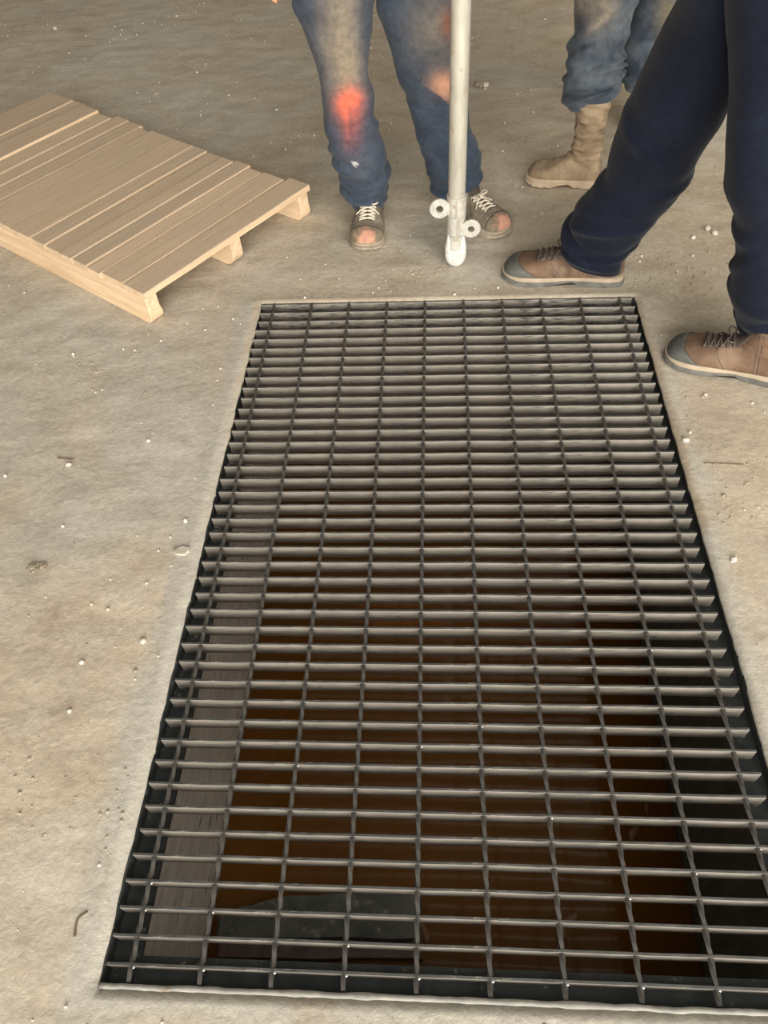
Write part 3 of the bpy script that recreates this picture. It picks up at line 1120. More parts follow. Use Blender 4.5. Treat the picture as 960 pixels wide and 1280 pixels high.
        if tb.f:
            to = tb.build('tongue', M['tongue'])
            sm = to.modifiers.new('thick', 'SOLIDIFY')
            sm.thickness = 0.003
            sm.offset = -1
            place(to, b)
        # crossing laces
        for q in range(5):
            x = (0.150 + 0.014 * q) * k
            x2 = x + 0.012 * k
            lm = MB()
            for s in (-1, 1):
                pts = []
                for t in range(9):
                    u = t / 8
                    yy = s * (0.028 * k * (1 - 2 * u))
                    xx = x + (x2 - x) * u
                    zz = topz(xx, yy) + 0.0045
                    pts.append((xx, yy, zz))
                lm.tube(pts, 0.0026, 6)
            place(lm.build('lace', M[lacm]), b)
        bw = MB()
        for s in (-1, 1):
            x0 = 0.163 * k
            z0 = topz(x0)
            pts = [(x0 + 0.01 * math.sin(t * 0.8), s * (0.004 + 0.03 * math.sin(t * math.pi / 8)), z0 + 0.010 - 0.001 * t + 0.01 * math.sin(t * math.pi / 8)) for t in range(9)]
            bw.tube(pts, 0.0026, 6)
            pts = [(x0 + 0.004 * t, s * (0.003 + 0.006 * t), z0 + 0.008 - 0.0035 * t) for t in range(7)]
            bw.tube(pts, 0.0024, 6)
        place(bw.build('lace_bow', M[lacm]), b)
    return b


# ---- bodies
def capsule(bm, a, b, ra, rb, seg=14):
    a, b = Vector(a), Vector(b)
    d = b - a
    L = max(d.length, 1e-4)
    mb = MB()
    q = d.to_track_quat('Z', 'Y')
    rings = []
    for k in range(5):
        t = math.pi / 2 * (k + 0.15) / 5
        rings.append((-ra * math.cos(t), ra * math.sin(t)))
    for k in range(7):
        t = k / 6
        rings.append((L * t, ra + (rb - ra) * t))
    for k in range(1, 5):
        t = math.pi / 2 * k / 5
        rings.append((L + rb * math.sin(t), rb * math.cos(t)))
    rr = [[a + q @ Vector((r * math.cos(2 * math.pi * j / seg), r * math.sin(2 * math.pi * j / seg), z)) for j in range(seg)] for z, r in rings]
    mb.rings(rr)
    bm.add(mb.v, mb.f)


def ellipsoid(bm, c, r, n=16, m_=10):
    rings = []
    for i in range(1, m_):
        t = math.pi * i / m_
        rings.append([(c[0] + r[0] * math.sin(t) * math.cos(2 * math.pi * j / n), c[1] + r[1] * math.sin(t) * math.sin(2 * math.pi * j / n), c[2] + r[2] * math.cos(t)) for j in range(n)])
    mb = MB()
    mb.rings(rings)
    bm.add(mb.v, mb.f)


def hand_shapes(bm, wrist, dirv, palm_n, side, curl=0.35, s=1.0):
    """palm and five bent fingers; dirv along the fingers, palm_n out of the palm, side = thumb side"""
    d = Vector(dirv).normalized()
    n = Vector(palm_n)
    n = (n - d * n.dot(d)).normalized()
    x = d.cross(n) * side
    w = Vector(wrist)
    for off in (-0.028, -0.009, 0.010, 0.028):
        capsule(bm, w + d * 0.015 + x * off * 0.6 * s, w + d * 0.085 * s + x * off * s, 0.014 * s, 0.0125 * s, 10)
    lens = [(0.030, 0.040, 0.024, 0.020), (0.010, 0.045, 0.028, 0.022), (-0.010, 0.041, 0.026, 0.021), (-0.029, 0.032, 0.020, 0.018)]
    for off, l1, l2, l3 in lens:
        p = w + d * 0.090 * s + x * off * s
        ang = 0.0
        r = 0.0092 * s
        for q, l in enumerate((l1, l2, l3)):
            ang += curl * (0.6 if q == 0 else 1.0)
            dd = d * math.cos(ang) + n * math.sin(ang) + x * off * 0.6
            p2 = p + dd.normalized() * l * s
            capsule(bm, p, p2, r, r * 0.92, 10)
            p, r = p2, r * 0.92
    p = w + d * 0.025 * s + x * 0.026 * s
    for q, (l, a) in enumerate(((0.042, 0.75), (0.032, 0.45), (0.026, 0.25))):
        dd = d * math.cos(a) + x * math.sin(a) + n * 0.35
        p2 = p + dd.normalized() * l * s
        capsule(bm, p, p2, 0.013 * s - 0.0015 * q, 0.0115 * s - 0.0015 * q, 10)
        p = p2


def make_body(person, pelvis, neck, legs, arms, face, hands, remesh=0.006):
    """one continuous skin surface: legs, trunk, neck, head, arms and hands"""
    bm = MB()
    pelvis, neck = Vector(pelvis), Vector(neck)
    up = (neck - pelvis)
    face = Vector(face).normalized()
    lat = face.cross(Vector((0, 0, 1))).normalized()
    for (hip, knee, ank) in legs:
        capsule(bm, hip, knee, 0.056, 0.042)
        capsule(bm, knee, ank, 0.042, 0.032)
    for t, w, r in ((0.0, 0.055, 0.080), (0.25, 0.07, 0.095), (0.55, 0.085, 0.11), (0.82, 0.095, 0.10)):
        c = pelvis + up * t
        capsule(bm, c - lat * w, c + lat * w, r, r)
    capsule(bm, pelvis + up * 0.05, neck - up * 0.1, 0.085, 0.11)
    head = neck + Vector((0, 0, 0.155)) + face * 0.025
    capsule(bm, neck - Vector((0, 0, 0.05)), head, 0.058, 0.055)
    hb = MB()
    ellipsoid(hb, (0, 0, 0.02), (0.078, 0.098, 0.105))
    ellipsoid(hb, (0, 0.030, -0.055), (0.058, 0.066, 0.062))
    capsule(hb, (0, 0.092, 0.010), (0, 0.108, -0.022), 0.010, 0.015, 10)
    capsule(hb, (-0.020, 0.087, -0.058), (0.020, 0.087, -0.058), 0.009, 0.009, 10)
    for s in (-1, 1):
        ellipsoid(hb, (s * 0.078, -0.005, -0.005), (0.012, 0.022, 0.032))
    q = Matrix.Translation(head) @ Matrix.Rotation(math.atan2(face.y, face.x) - math.pi / 2, 4, 'Z')
    bm.add([q @ Vector(v) for v in hb.v], hb.f)
    for (sh, el, wr) in arms:
        capsule(bm, sh, el, 0.050, 0.040)
        capsule(bm, el, wr, 0.040, 0.027)
    for h in hands:
        hand_shapes(bm, *h)
    o = bm.build('body', M['skin'])
    r = o.modifiers.new('skin', 'REMESH')
    r.mode = 'VOXEL'
    r.voxel_size = remesh
    r.use_smooth_shade = True
    sm = o.modifiers.new('soft', 'SMOOTH')
    sm.factor = 0.5
    sm.iterations = 3
    o.data.transform(Matrix.Translation(-person.location))
    o.parent = person
    # eyes and hair
    for s in (-1, 1):
        e = MB()
        c = q @ Vector((s * 0.031, 0.086, 0.012))
        ellipsoid(e, c, (0.012, 0.012, 0.010), 10, 8)
        eo = e.build('eye', M['hole'])
        eo.data.transform(Matrix.Translation(-person.location))
        eo.parent = person
    hr = MB()
    rings = []
    for i in range(8):
        t = 0.02 + 1.45 * i / 7
        rings.append([q @ Vector((0.085 * math.sin(t) * math.cos(a), 0.104 * math.sin(t) * math.sin(a) - 0.012, 0.024 + 0.112 * math.cos(t) - (0.03 if math.sin(a) < 0 else 0) * (i / 7))) for a in [2 * math.pi * k / 24 for k in range(24)]])
    hr.rings(rings)
    ho = hr.build('hair', M['hair'])
    ho.data.transform(Matrix.Translation(-person.location))
    ho.parent = person


def make_shirt(person, pelvis, neck, arms, face, mat):
    bm = MB()
    pelvis, neck = Vector(pelvis), Vector(neck)
    up = neck - pelvis
    face = Vector(face).normalized()
    lat = face.cross(Vector((0, 0, 1))).normalized()
    rings = []
    for t, wx, wy in ((0.02, 0.205, 0.135), (0.2, 0.20, 0.135), (0.45, 0.205, 0.135), (0.7, 0.215, 0.14), (0.86, 0.235, 0.135), (0.94, 0.215, 0.115), (1.0, 0.10, 0.085), (1.03, 0.072, 0.072)):
        c = pelvis + up * t
        rings.append([c + lat * wx * math.cos(a) + face * wy * math.sin(a) + Vector((0, 0, 0.004 * noise.noise((a * 2, t * 9, 0)))) for a in [2 * math.pi * k / 40 for k in range(40)]])
    bm.rings(rings)
    for (sh, el, wr) in arms:
        el, wr, sh = Vector(el), Vector(wr), Vector(sh)
        pts = [sh, sh.lerp(el, 0.5), el, el.lerp(wr, 0.45), el.lerp(wr, 0.88)]
        pts[0] = sh + Vector((0, 0, 0.004))
        bm.tube(catmull([list(p) for p in pts], 5), 0.064, 18)
    o = bm.build('shirt', M[mat])
    o.data.transform(Matrix.Translation(-person.location))
    o.parent = person


def finish_trousers(person, mb, cols, mat, name='trousers'):
    o = mb.build(name, M[mat], color=cols)
    o.data.transform(Matrix.Translation(-person.location))
    o.parent = person
    return o


def pix_rows(rows, scale=1.0):
    """(Lx, Ly, Rx, Ry, depth) -> world pairs; depth in unscaled plan units"""
    return [(at_y(a, b, y * S), at_y(c, d, y * S)) for a, b, c, d, y in rows]


def body_leg(cen):
    return (tuple(cen[-6]), tuple(cen[int(len(cen) * 0.55)]), tuple(cen[6]))


# ---- the man standing with the pole
pA = tag(empty('person', (-0.06, 1.40, 0)), 'person in dusty blue jeans and orange-toed boots standing behind the pole', 'person')


def dye_A(p, cen, ss, ri):
    base = (0.026, 0.038, 0.058)
    px, py = project(p)
    f = frnd(p, 14) * 0.5 + frnd(p, 40, 3) * 0.3
    c = lerp3(base, (0.050, 0.066, 0.092), 0.5 + f)
    front = 1.0
    # dust rubbed into thigh fronts
    t1 = gauss(px, py, 424, 30, 26, 75) + 0.8 * gauss(px, py, 434, 95, 20, 34)
    t2 = gauss(px, py, 545, 35, 34, 52) * 0.62
    if p.y < 1.42:
        c = lerp3(c, (0.225, 0.182, 0.130), min(0.92, (t1 + t2) * (0.85 + 0.5 * f)))
        if cen is not None:
            c = lerp3(c, (0.080, 0.082, 0.100), 0.5 * gauss(px, py, 450, 195, 22, 35))
        k1 = gauss(px, py, 437, 130, 15, 18) * 1.35 + 0.45 * gauss(px, py, 440, 160, 11, 22)  # orange patch over the knee nearer the pallet
        if py > 128 + (450 - px) * 0.35 and px > 436: k1 *= 0.55
        c = lerp3(c, (0.66, 0.135, 0.080), min(1, k1 * (1 + 0.7 * f)))
        k2 = gauss(px, py, 556, 108, 17, 17) * 1.25
        if py > 108 + (px - 541) * 0.75 + 6: k2 *= 0.1
        c = lerp3(c, (0.42, 0.225, 0.145), min(1, k2))
        c = lerp3(c, (0.20, 0.055, 0.035), 0.7 * gauss(px, py, 560, 30, 9, 18))
        if gauss(px, py, 443, 205, 3, 4) > 0.4: c = (0.45, 0.45, 0.45)
    if ri in (0, 1, 2): c = lerp3(c, (0.10, 0.105, 0.12), 0.6)
    return c


mb, cols = MB(), []
r1 = [(441, 257, 478, 258, 1.15), (438, 247, 481, 248, 1.15), (430, 234, 484, 234, 1.148), (424, 222, 486, 223, 1.145), (423, 211, 482, 211, 1.14), (418, 197, 483, 197, 1.135), (412, 183, 480, 183, 1.13), (407, 167, 474, 167, 1.125),
      (405, 150, 469, 150, 1.12), (403, 133, 468, 133, 1.115), (401, 112, 467, 112, 1.115), (398, 95, 461, 95, 1.12), (390, 67, 461, 67, 1.13), (378, 33, 465, 33, 1.14), (364, 0, 469, 0, 1.15)]
rows = pix_rows(r1)
top = (rows[-1][0] + rows[-1][1]) / 2
rows.append((Vector((-0.375, 1.39, 0.80)), Vector((-0.165, 1.39, 0.80))))
rows.append((Vector((-0.33, 1.40, 0.92)), Vector((-0.14, 1.40, 0.92))))
legc1 = leg_loft(mb, cols, rows, 0.86, folds=[(0.035, 0.012, 0.5, 0.010, 0.010), (0.062, 0.02, 2.4, 0.012, 0.013), (0.10, 0.025, 4.3, 0.014, 0.012), (0.15, 0.03, 1.2, 0.016, 0.010), (0.26, 0.05, 5.2, 0.018, 0.008), (0.33, 0.03, 3.6, 0.014, 0.009), (0.40, 0.03, 0.4, 0.02, 0.006)], seed=1.0, dye=dye_A)
r2 = [(552, 246, 597, 243, 1.20), (545, 240, 599, 238, 1.20), (538, 230, 600, 229, 1.20), (536, 217, 602, 216, 1.195), (531, 200, 602, 199, 1.19), (525, 183, 598, 183, 1.185), (520, 167, 590, 167, 1.18),
      (513, 140, 585, 140, 1.17), (509, 117, 583, 117, 1.165), (499, 100, 582, 100, 1.165), (490, 67, 582, 67, 1.17), (479, 33, 583, 33, 1.175), (471, 0, 585, 0, 1.18)]
rows = pix_rows(r2)
rows.append((Vector((-0.155, 1.42, 0.80)), Vector((0.05, 1.42, 0.80))))
rows.append((Vector((-0.17, 1.41, 0.92)), Vector((0.02, 1.41, 0.92))))
legc2 = leg_loft(mb, cols, rows, 0.86, folds=[(0.03, 0.015, 1.0, 0.010, 0.010), (0.06, 0.03, 5.2, 0.012, 0.013), (0.095, 0.03, 0.2, 0.012, 0.011), (0.14, 0.04, 5.8, 0.014, 0.009), (0.29, 0.05, 4.0, 0.018, 0.009), (0.37, 0.03, 3.4, 0.016, 0.008)], seed=5.0, dye=dye_A)
hips(mb, cols, (-0.155, 1.405), 0.185, 0.13, 0.74, 1.00, dye_A)
finish_trousers(pA, mb, cols, 'denim', 'jeans')
toe1 = at_z(458, 315)
make_boot(pA, toe1, (toe1.x + 0.01, toe1.y + 0.29, 0), style='dusty', L=0.285, wscale=1.06, label='dusty boot with an orange toe, on the foot nearer the pallet')
toe2 = at_z(632, 296)
make_boot(pA, toe2, (toe2.x - 0.20, toe2.y + 0.205, 0), style='dusty', L=0.285, wscale=1.06, label='dusty boot with a pinkish toe, half hidden by the pole')
hipL, hipR = (-0.25, 1.40, 0.88), (-0.06, 1.41, 0.88)
armsA = [((-0.355, 1.41, 1.40), (-0.455, 1.40, 1.12), (-0.530, 1.33, 0.875)), ((0.045, 1.41, 1.40), (0.14, 1.36, 1.14), (0.085, 1.165, 1.17))]
hA = at_y(341, 6, 1.25)
wristA = Vector((-0.530, 1.33, 0.875))
handsA = [(wristA, (hA - wristA), (0.5, -0.4, -0.4), 1, 0.16), ((0.085, 1.165, 1.17), (-0.35, -0.6, 0.05), (-0.9, 0.35, 0), 1, 0.6)]
make_body(pA, (-0.155, 1.405, 0.95), (-0.155, 1.41, 1.46), [body_leg(legc1), body_leg(legc2)], armsA, (0.1, -1, 0), handsA, 0.0055)
make_shirt(pA, (-0.155, 1.405, 0.95), (-0.155, 1.41, 1.46), armsA, (0.1, -1, 0), 'shirt')

# ---- the man in rolled jeans and tall boots
pB = tag(empty('person', (0.55, 1.72, 0)), 'person in faded jeans rolled above tall mud-caked boots, farthest from the grate', 'person')


def dye_B(p, cen, ss, ri):
    px, py = project(p)
    f = frnd(p, 12) * 0.6 + frnd(p, 38, 3) * 0.35
    c = lerp3((0.030, 0.042, 0.062), (0.115, 0.136, 0.160), 0.5 + f * 1.2)
    c = lerp3(c, (0.27, 0.215, 0.145), min(0.85, 0.9 * gauss(px, py, 742, 0, 26, 32) * (1 + f)))
    c = lerp3(c, (0.31, 0.26, 0.19), 0.8 * math.exp(-(((px - 752) * 0.68 + (py - 26) * 0.73) / 3.2) ** 2 - (((px - 752) * 0.73 - (py - 26) * 0.68) / 22) ** 2))
    if px > 790: c = lerp3(c, (0.21, 0.17, 0.10), 0.75 * gauss(px, py, 836, 20, 16, 30))
    if ri in (0, 1, 2, 3): c = lerp3(c, (0.16, 0.18, 0.20), 0.55)
    return c


mb, cols = MB(), []
r = [(711, 134, 774, 110, 1.365), (709, 129, 776, 104, 1.365), (708, 118, 777, 97, 1.368), (704, 107, 777, 92, 1.37), (708, 92, 778, 82, 1.375), (709, 75, 779, 72, 1.38), (712, 56, 782, 54, 1.385), (718, 37, 787, 37, 1.39), (719, 0, 793, 0, 1.40)]
rows = pix_rows(r)
rows.append((Vector((0.42, 1.70, 0.72)), Vector((0.60, 1.70, 0.72))))
rows.append((Vector((0.44, 1.72, 0.90)), Vector((0.63, 1.72, 0.90))))
lb1 = leg_loft(mb, cols, rows, 0.9, folds=[(0.022, 0.012, 1.0, 0.008, 0.010), (0.045, 0.02, 4.4, 0.010, 0.013), (0.07, 0.03, 5.4, 0.010, 0.012), (0.10, 0.03, 4.8, 0.012, 0.012), (0.15, 0.05, 5.4, 0.014, 0.009), (0.22, 0.08, 5.6, 0.016, 0.009)], seed=9.0, dye=dye_B)
r = [(781, 110, 826, 112, 1.56), (780, 98, 828, 98, 1.56), (779, 80, 830, 80, 1.56), (778, 67, 832, 67, 1.56), (781, 45, 838, 45, 1.555), (786, 20, 848, 20, 1.55), (790, 0, 858, 0, 1.54)]
rows = pix_rows(r)
rows.append((Vector((0.58, 1.80, 0.72)), Vector((0.76, 1.80, 0.72))))
rows.append((Vector((0.56, 1.78, 0.90)), Vector((0.74, 1.78, 0.90))))
lb2 = leg_loft(mb, cols, rows, 0.9, folds=[(0.03, 0.02, 2.0, 0.01, 0.010), (0.07, 0.03, 4.4, 0.012, 0.012), (0.13, 0.03, 0.4, 0.014, 0.010)], seed=12.0, dye=dye_B)
hips(mb, cols, (0.59, 1.75), 0.17, 0.135, 0.74, 1.00, dye_B)
finish_trousers(pB, mb, cols, 'denim', 'jeans')
tB, hB = at_z(658, 224), at_z(749, 231)
make_boot(pB, tB, hB, style='tan', shaft=[(0.300, 0.135, 0.010, 0.058), (0.250, 0.132, 0.012, 0.056), (0.215, 0.130, 0.018, 0.054), (0.18, 0.122, 0.012, 0.052), (0.15, 0.128, 0.010, 0.050)], hscale=1.0, label='tall mud-caked tan boot with a slouched shaft')
bs = at_z(792, 168)
make_boot(pB, (bs.x + 0.20, bs.y - 0.10, 0), (bs.x - 0.02, bs.y + 0.06, 0), L=0.27, style='olive', shaft=[(0.30, 0.12, 0.010, 0.052), (0.24, 0.12, 0.012, 0.050), (0.18, 0.122, 0.012, 0.049)], label='olive boot half hidden behind the navy trouser leg')
# pull loop at the back of the tall boot
pl = MB()
q0 = at_y(757, 128, 1.36 * S)
pl.tube([q0 + Vector((0, 0, 0.03)), q0 + Vector((0.012, 0, 0.01)), q0 + Vector((0.014, 0, -0.015)), q0 + Vector((0.004, 0, -0.03))], 0.006, 8)
lo = pl.build('pull_loop', M['tan_leather'])
lo.data.transform(Matrix.Translation(-pB.location))
lo.parent = pB
armsB = [((0.40, 1.72, 1.42), (0.31, 1.70, 1.14), (0.33, 1.62, 0.90)), ((0.78, 1.80, 1.42), (0.87, 1.80, 1.14), (0.84, 1.72, 0.90))]
make_body(pB, (0.59, 1.75, 0.95), (0.59, 1.76, 1.48), [body_leg(lb1), body_leg(lb2)], armsB, (-0.6, -0.8, 0),
          [((0.33, 1.62, 0.90), (0.05, -0.1, -1), (1, 0, 0), 1, 0.3), ((0.84, 1.72, 0.90), (-0.05, -0.1, -1), (-1, 0, 0), -1, 0.3)], 0.0065)
make_shirt(pB, (0.59, 1.75, 0.95), (0.59, 1.76, 1.48), armsB, (-0.6, -0.8, 0), 'shirt_grey')

# ---- the man in navy stepping past the far edge of the grate
pC = tag(empty('person', (0.72, 0.80, 0)), 'person in navy trousers and brown grey-toed shoes striding past the grate', 'person')


def dye_C(p, cen, ss, ri):
    f = frnd(p, 10) * 0.6 + frnd(p, 34, 3) * 0.3
    return lerp3((0.0034, 0.0054, 0.0125), (0.0064, 0.0095, 0.0200), 0.5 + f)


mb, cols = MB(), []
r = [(705, 320, 775, 333, 0.83), (702, 311, 778, 322, 0.83), (703, 300, 784, 310, 0.83), (711, 281, 794, 298, 0.827), (720, 262, 808, 283, 0.822), (738, 244, 826, 262, 0.815), (753, 226, 846, 238, 0.805), (763, 193, 862, 212, 0.795), (775, 157, 880, 178, 0.78), (795, 112, 902, 145, 0.76), (820, 56, 925, 100, 0.735), (847, 0, 955, 45, 0.70)]
rows = pix_rows(r)
rows.append((Vector((0.475, 0.80, 0.93)), Vector((0.66, 0.79, 0.87))))
lc1 = leg_loft(mb, cols, rows, 0.86, folds=[(0.02, 0.01, 1.0, 0.010, 0.007), (0.05, 0.02, 5.0, 0.012, 0.010), (0.10, 0.04, 3.6, 0.014, 0.012), (0.15, 0.05, 5.4, 0.018, 0.012), (0.30, 0.05, 4.6, 0.022, 0.006), (0.42, 0.05, 1.6, 0.022, 0.006)], seed=21.0, dye=dye_C, wob=0.003)
r = [(928, 414, 997, 424, 0.50), (921, 402, 999, 410, 0.50), (917, 388, 999, 394, 0.50), (912, 367, 999, 372, 0.50), (916, 335, 1000, 338, 0.503), (920, 307, 1001, 309, 0.506), (917, 270, 1002, 272, 0.51), (907, 240, 1003, 240, 0.515), (909, 187, 1008, 187, 0.525), (913, 131, 1014, 131, 0.54), (912, 70, 1024, 70, 0.56), (908, 0, 1034, 0, 0.58)]
rows = pix_rows(r)
rows.append((Vector((0.52, 0.69, 0.98)), Vector((0.72, 0.69, 0.98))))
lc2 = leg_loft(mb, cols, rows, 0.9, folds=[(0.03, 0.015, 4.5, 0.012, 0.008), (0.07, 0.03, 5.2, 0.014, 0.011), (0.16, 0.03, 3.8, 0.018, 0.009), (0.27, 0.06, 5.4, 0.02, 0.007), (0.36, 0.05, 4.2, 0.02, 0.006)], seed=25.0, dye=dye_C, wob=0.003)
hips(mb, cols, (0.60, 0.735), 0.135, 0.165, 0.97, 1.12, dye_C)
finish_trousers(pC, mb, cols, 'navy')
tC, hC = at_z(629, 344), at_z(777, 350)
make_boot(pC, tC, hC, style='brown', wscale=1.08, hscale=1.08, label='brown grey-toed shoe planted at the far edge of the grate')
tD = at_z(831, 444)
hD = at_z(905, 463)
dD = (hD - tD).normalized()
make_boot(pC, tD, tD + (dD + Vector((0.03, 0.06, 0))).normalized() * 0.33, style='brown', wscale=1.05, hscale=1.08, label='brown grey-toed shoe beside the grate, cut by the picture edge')
armsC = [((0.60, 0.94, 1.50), (0.68, 1.00, 1.22), (0.58, 1.00, 0.99)), ((0.60, 0.54, 1.50), (0.55, 0.46, 1.22), (0.72, 0.42, 1.04))]
armsC = [((0.62, 0.93, 1.50), (0.74, 0.99, 1.27), (0.56, 1.02, 1.22)), ((0.64, 0.54, 1.50), (0.80, 0.48, 1.28), (0.70, 0.44, 1.22))]
make_body(pC, (0.61, 0.735, 1.0), (0.60, 0.735, 1.55), [body_leg(lc1), body_leg(lc2)], armsC, (-1, 0.05, 0),
          [((0.56, 1.02, 1.22), (-1, 0, 0.25), (0, -1, 0), 1, 0.4), ((0.70, 0.44, 1.22), (-1, 0, 0.25), (0, 1, 0), -1, 0.4)], 0.0065)
make_shirt(pC, (0.61, 0.735, 1.0), (0.60, 0.735, 1.55), armsC, (-1, 0.05, 0), 'shirt_navy')

# ------------------------------------------------------------------ small things on the floor
def stone(name, px, py, size, label, cat, mat='crumb', seed=0, flat=0.6, group=None):
    mb = bmesh.new()
    rough = mat == 'mudclod'
    bmesh.ops.create_icosphere(mb, subdivisions=4 if rough else 2, radius=1.0)
    for v in mb.verts:
        q = 1 + 0.35 * noise.noise(v.co * 1.4 + Vector((seed * 3.7, 0, 0)))
        if rough: q += 0.35 * noise.noise(v.co * 3.5 + Vector((seed, 2, 0))) + 0.25 * noise.noise(v.co * 8 + Vector((0, seed, 5)))
        v.co *= q
        v.co.x *= size
        v.co.y *= size * 0.8
        v.co.z *= size * flat
    zmin = min(v.co.z for v in mb.verts)
    for v in mb.verts: v.co.z -= zmin * 0.75
    me = bpy.data.meshes.new(name)
    mb.to_mesh(me)
    mb.free()
    me.materials.append(M[mat])
    o = bpy.data.objects.new(name, me)
    COL.objects.link(o)
    p = at_z(px, py)
    o.location = (p.x, p.y, 0.0)
    o.rotation_euler = (0, 0, seed * 1.3)
    return tag(o, label, cat, group)


stone('pebble', 884, 287, 0.012, 'largest pale pebble between the navy trouser legs', 'pebble', seed=1)
stone('pebble', 893, 293, 0.011, 'pale pebble just right of the largest one between the navy legs', 'pebble', seed=2)
stone('pebble', 866, 298, 0.010, 'lone pale pebble left of the pair between the navy legs', 'pebble', seed=3)
stone('mud_clod', 599, 108, 0.022, 'small dark mud clod on the floor just right of the pole', 'clod', 'mudclod', 4, 0.5)
stone('pebble', 607, 108, 0.015, 'pale pebble beside the mud clod right of the pole', 'pebble', seed=5)
stone('pebble', 69, 37, 0.013, 'pale pebble on the far floor above the pallet', 'pebble', seed=6)
stone('pebble', 346, 138, 0.008, 'pale pebble between the pallet and the jeans', 'pebble', seed=7)
stone('mud_clod', 42, 712, 0.016, 'dark crumbly mud clod on the left floor', 'clod', 'mudclod', 8, 0.26)
stone('mud_clod', 55, 708, 0.011, 'smaller mud crumb right of the dark left clod', 'clod', 'mudclod', 9, 0.26)
stone('pebble', 86, 582, 0.0075, 'pale pebble beside the short straight twig', 'pebble', seed=10)
stone('pebble', 179, 802, 0.008, 'pale pebble left of the grate near its middle', 'pebble', seed=11)
stone('pebble', 857, 551, 0.009, 'pale pebble right of the grate edge', 'pebble', seed=12)
stone('pebble', 917, 700, 0.008, 'pale pebble at the right edge of the floor below the shoe', 'pebble', seed=13)

# flat concrete flake beside the grate
fp = at_z(227, 689)
outl = []
for k in range(28):
    a_ = 2 * math.pi * k / 28
    q = 1 + 0.30 * noise.noise((math.cos(a_) * 1.6, math.sin(a_) * 1.6, 3.3)) + 0.14 * noise.noise((math.cos(a_) * 6, math.sin(a_) * 6, 1.3))
    outl.append((0.021 * q * math.cos(a_), 0.0125 * q * math.sin(a_)))
mb = MB()
mb.rings([[(x, y, -0.004) for x, y in outl], [(x, y, 0.0035) for x, y in outl], [(x * 0.92, y * 0.92, 0.0045) for x, y in outl], [(x * 0.3, y * 0.3, 0.0042) for x, y in outl]])
tag(mb.build('concrete_flake', M['chip'], loc=(fp.x, fp.y, 0.0), angle=40), 'flat pale concrete flake lying left of the grate', 'flake')


def twig(pts, r, label):
    ps = [at_z(x, y) for x, y in pts]
    c = ps[0]
    mb = MB()
    ps2 = catmull([list(p - c + Vector((0, 0, r * 0.9))) for p in ps], 5)
    mb.tube(ps2, [r * (1 - 0.4 * k / len(ps2)) for k in range(len(ps2))], 7)
    return tag(mb.build('twig', M['twig'], loc=(c.x, c.y, 0)), label, 'twig')


twig([(72, 573), (82, 574), (93, 575)], 0.0022, 'short straight twig lying on the left floor')
twig([(94, 1171), (95, 1160), (99, 1148), (110, 1140)], 0.0024, 'bent twig on the floor near the lower left corner of the grate')
twig([(880, 579), (905, 580), (930, 581)], 0.0015, 'thin straw right of the grate')

FEET = []
for o in bpy.data.objects:
    if o.type == 'MESH' and o.name.split('.')[0] == 'outsole':
        off = o.parent.parent.location
        xs_, ys_ = [v.co.x + off.x for v in o.data.vertices], [v.co.y + off.y for v in o.data.vertices]
        FEET.append((min(xs_) - 0.01, max(xs_) + 0.01, min(ys_) - 0.01, max(ys_) + 0.01))


def underfoot(x, y):
    return any(a < x < b_ and c < y < d for a, b_, c, d in FEET)


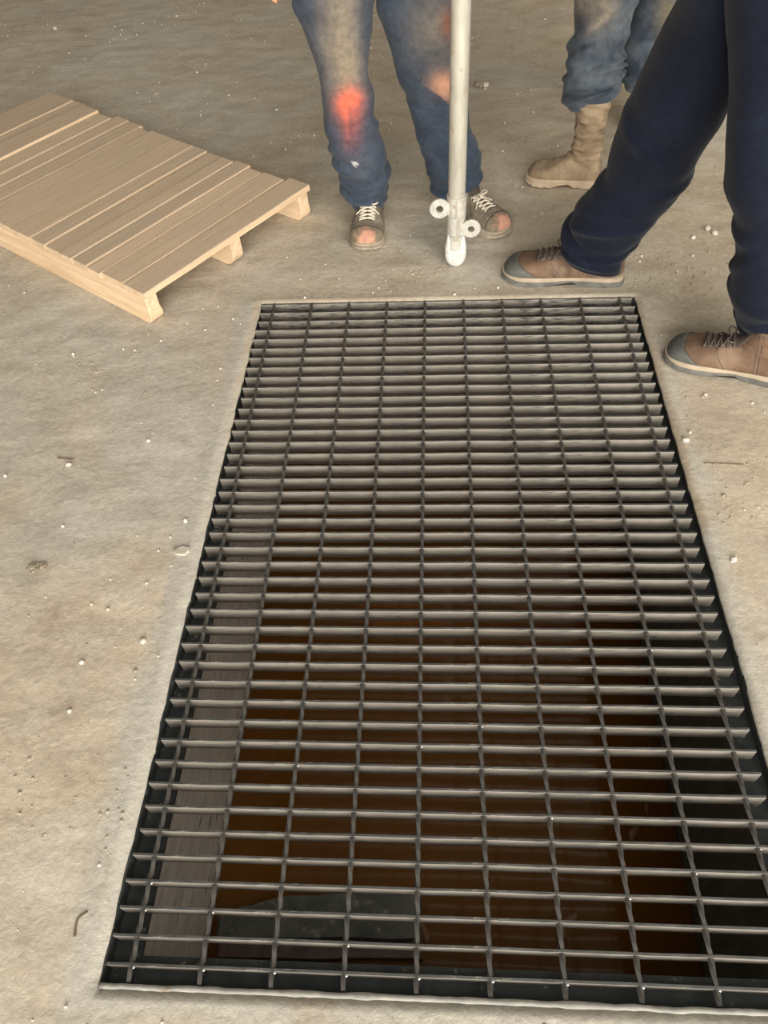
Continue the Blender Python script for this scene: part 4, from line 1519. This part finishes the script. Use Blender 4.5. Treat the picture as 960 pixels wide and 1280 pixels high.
# scattered grit: beyond counting
gm = MB()
rg = random.Random(21)
base_bm = bmesh.new()
bmesh.ops.create_icosphere(base_bm, subdivisions=1, radius=1.0)
bv = [v.co.copy() for v in base_bm.verts]
bf = [tuple(v.index for v in f.verts) for f in base_bm.faces]
base_bm.free()
cnt = 0
while cnt < 1500:
    x, y = rg.uniform(-2.4, 1.7), rg.uniform(-1.25, 3.9)
    dens = 0.10 + 0.9 * max(0, noise.noise((x * 1.7, y * 1.7, 5.0)))
    dpit = math.hypot(max(PX0 - x, 0, x - PX1), max(PY0 - y, 0, y - PY1))
    if dpit < 0.025 or underfoot(x, y): continue
    loc = Vector((x, y, 0)) - Vector((pn.x, pn.y, 0))
    if -0.02 < loc.dot(ex) < PW + 0.02 and -0.02 < loc.dot(ey) < PL + 0.02: continue
    if dpit < 0.22: dens += 0.22
    if rg.random() > dens: continue
    s = 0.0012 + 0.0042 * rg.random() ** 3.2
    rot = Euler((rg.random() * 6, rg.random() * 6, rg.random() * 6)).to_matrix()
    k = [0.7 + 0.6 * rg.random() for _ in range(3)]
    gm.add([Vector((x, y, s * 0.45)) + (rot @ Vector((v.x * k[0], v.y * k[1], v.z * k[2]))) * s for v in bv], bf)
    cnt += 1
tag(gm.build('floor_grit', M['crumb'], smooth=False), 'pale grit and crumbs scattered over the concrete floor', 'grit', kind='stuff')
# dried dirt crumbs, clustered where mud was tracked in
dm = MB()
cnt = 0
while cnt < 5200:
    x, y = rg.uniform(-2.3, 1.6), rg.uniform(-1.25, 3.0)
    dens = max(0.0, noise.noise((x * 2.3, y * 2.3, 11.0)) * 1.6 - 0.25) + 0.01
    dpit = math.hypot(max(PX0 - x, 0, x - PX1), max(PY0 - y, 0, y - PY1))
    if dpit < 0.03 or underfoot(x, y): continue
    loc = Vector((x, y, 0)) - Vector((pn.x, pn.y, 0))
    if -0.02 < loc.dot(ex) < PW + 0.02 and -0.02 < loc.dot(ey) < PL + 0.02: continue
    if rg.random() > dens: continue
    s = 0.0008 + 0.0034 * rg.random() ** 4
    rot = Euler((rg.random() * 6, rg.random() * 6, rg.random() * 6)).to_matrix()
    k = [0.7 + 0.8 * rg.random() for _ in range(3)]
    dm.add([Vector((x, y, s * 0.15)) + (rot @ Vector((v.x * k[0], v.y * k[1], v.z * k[2]))) * s for v in bv], bf)
    cnt += 1
tag(dm.build('dirt_crumbs', M['mudclod'], smooth=False), 'brown dirt crumbs strewn in patches over the concrete floor', 'dirt', kind='stuff')
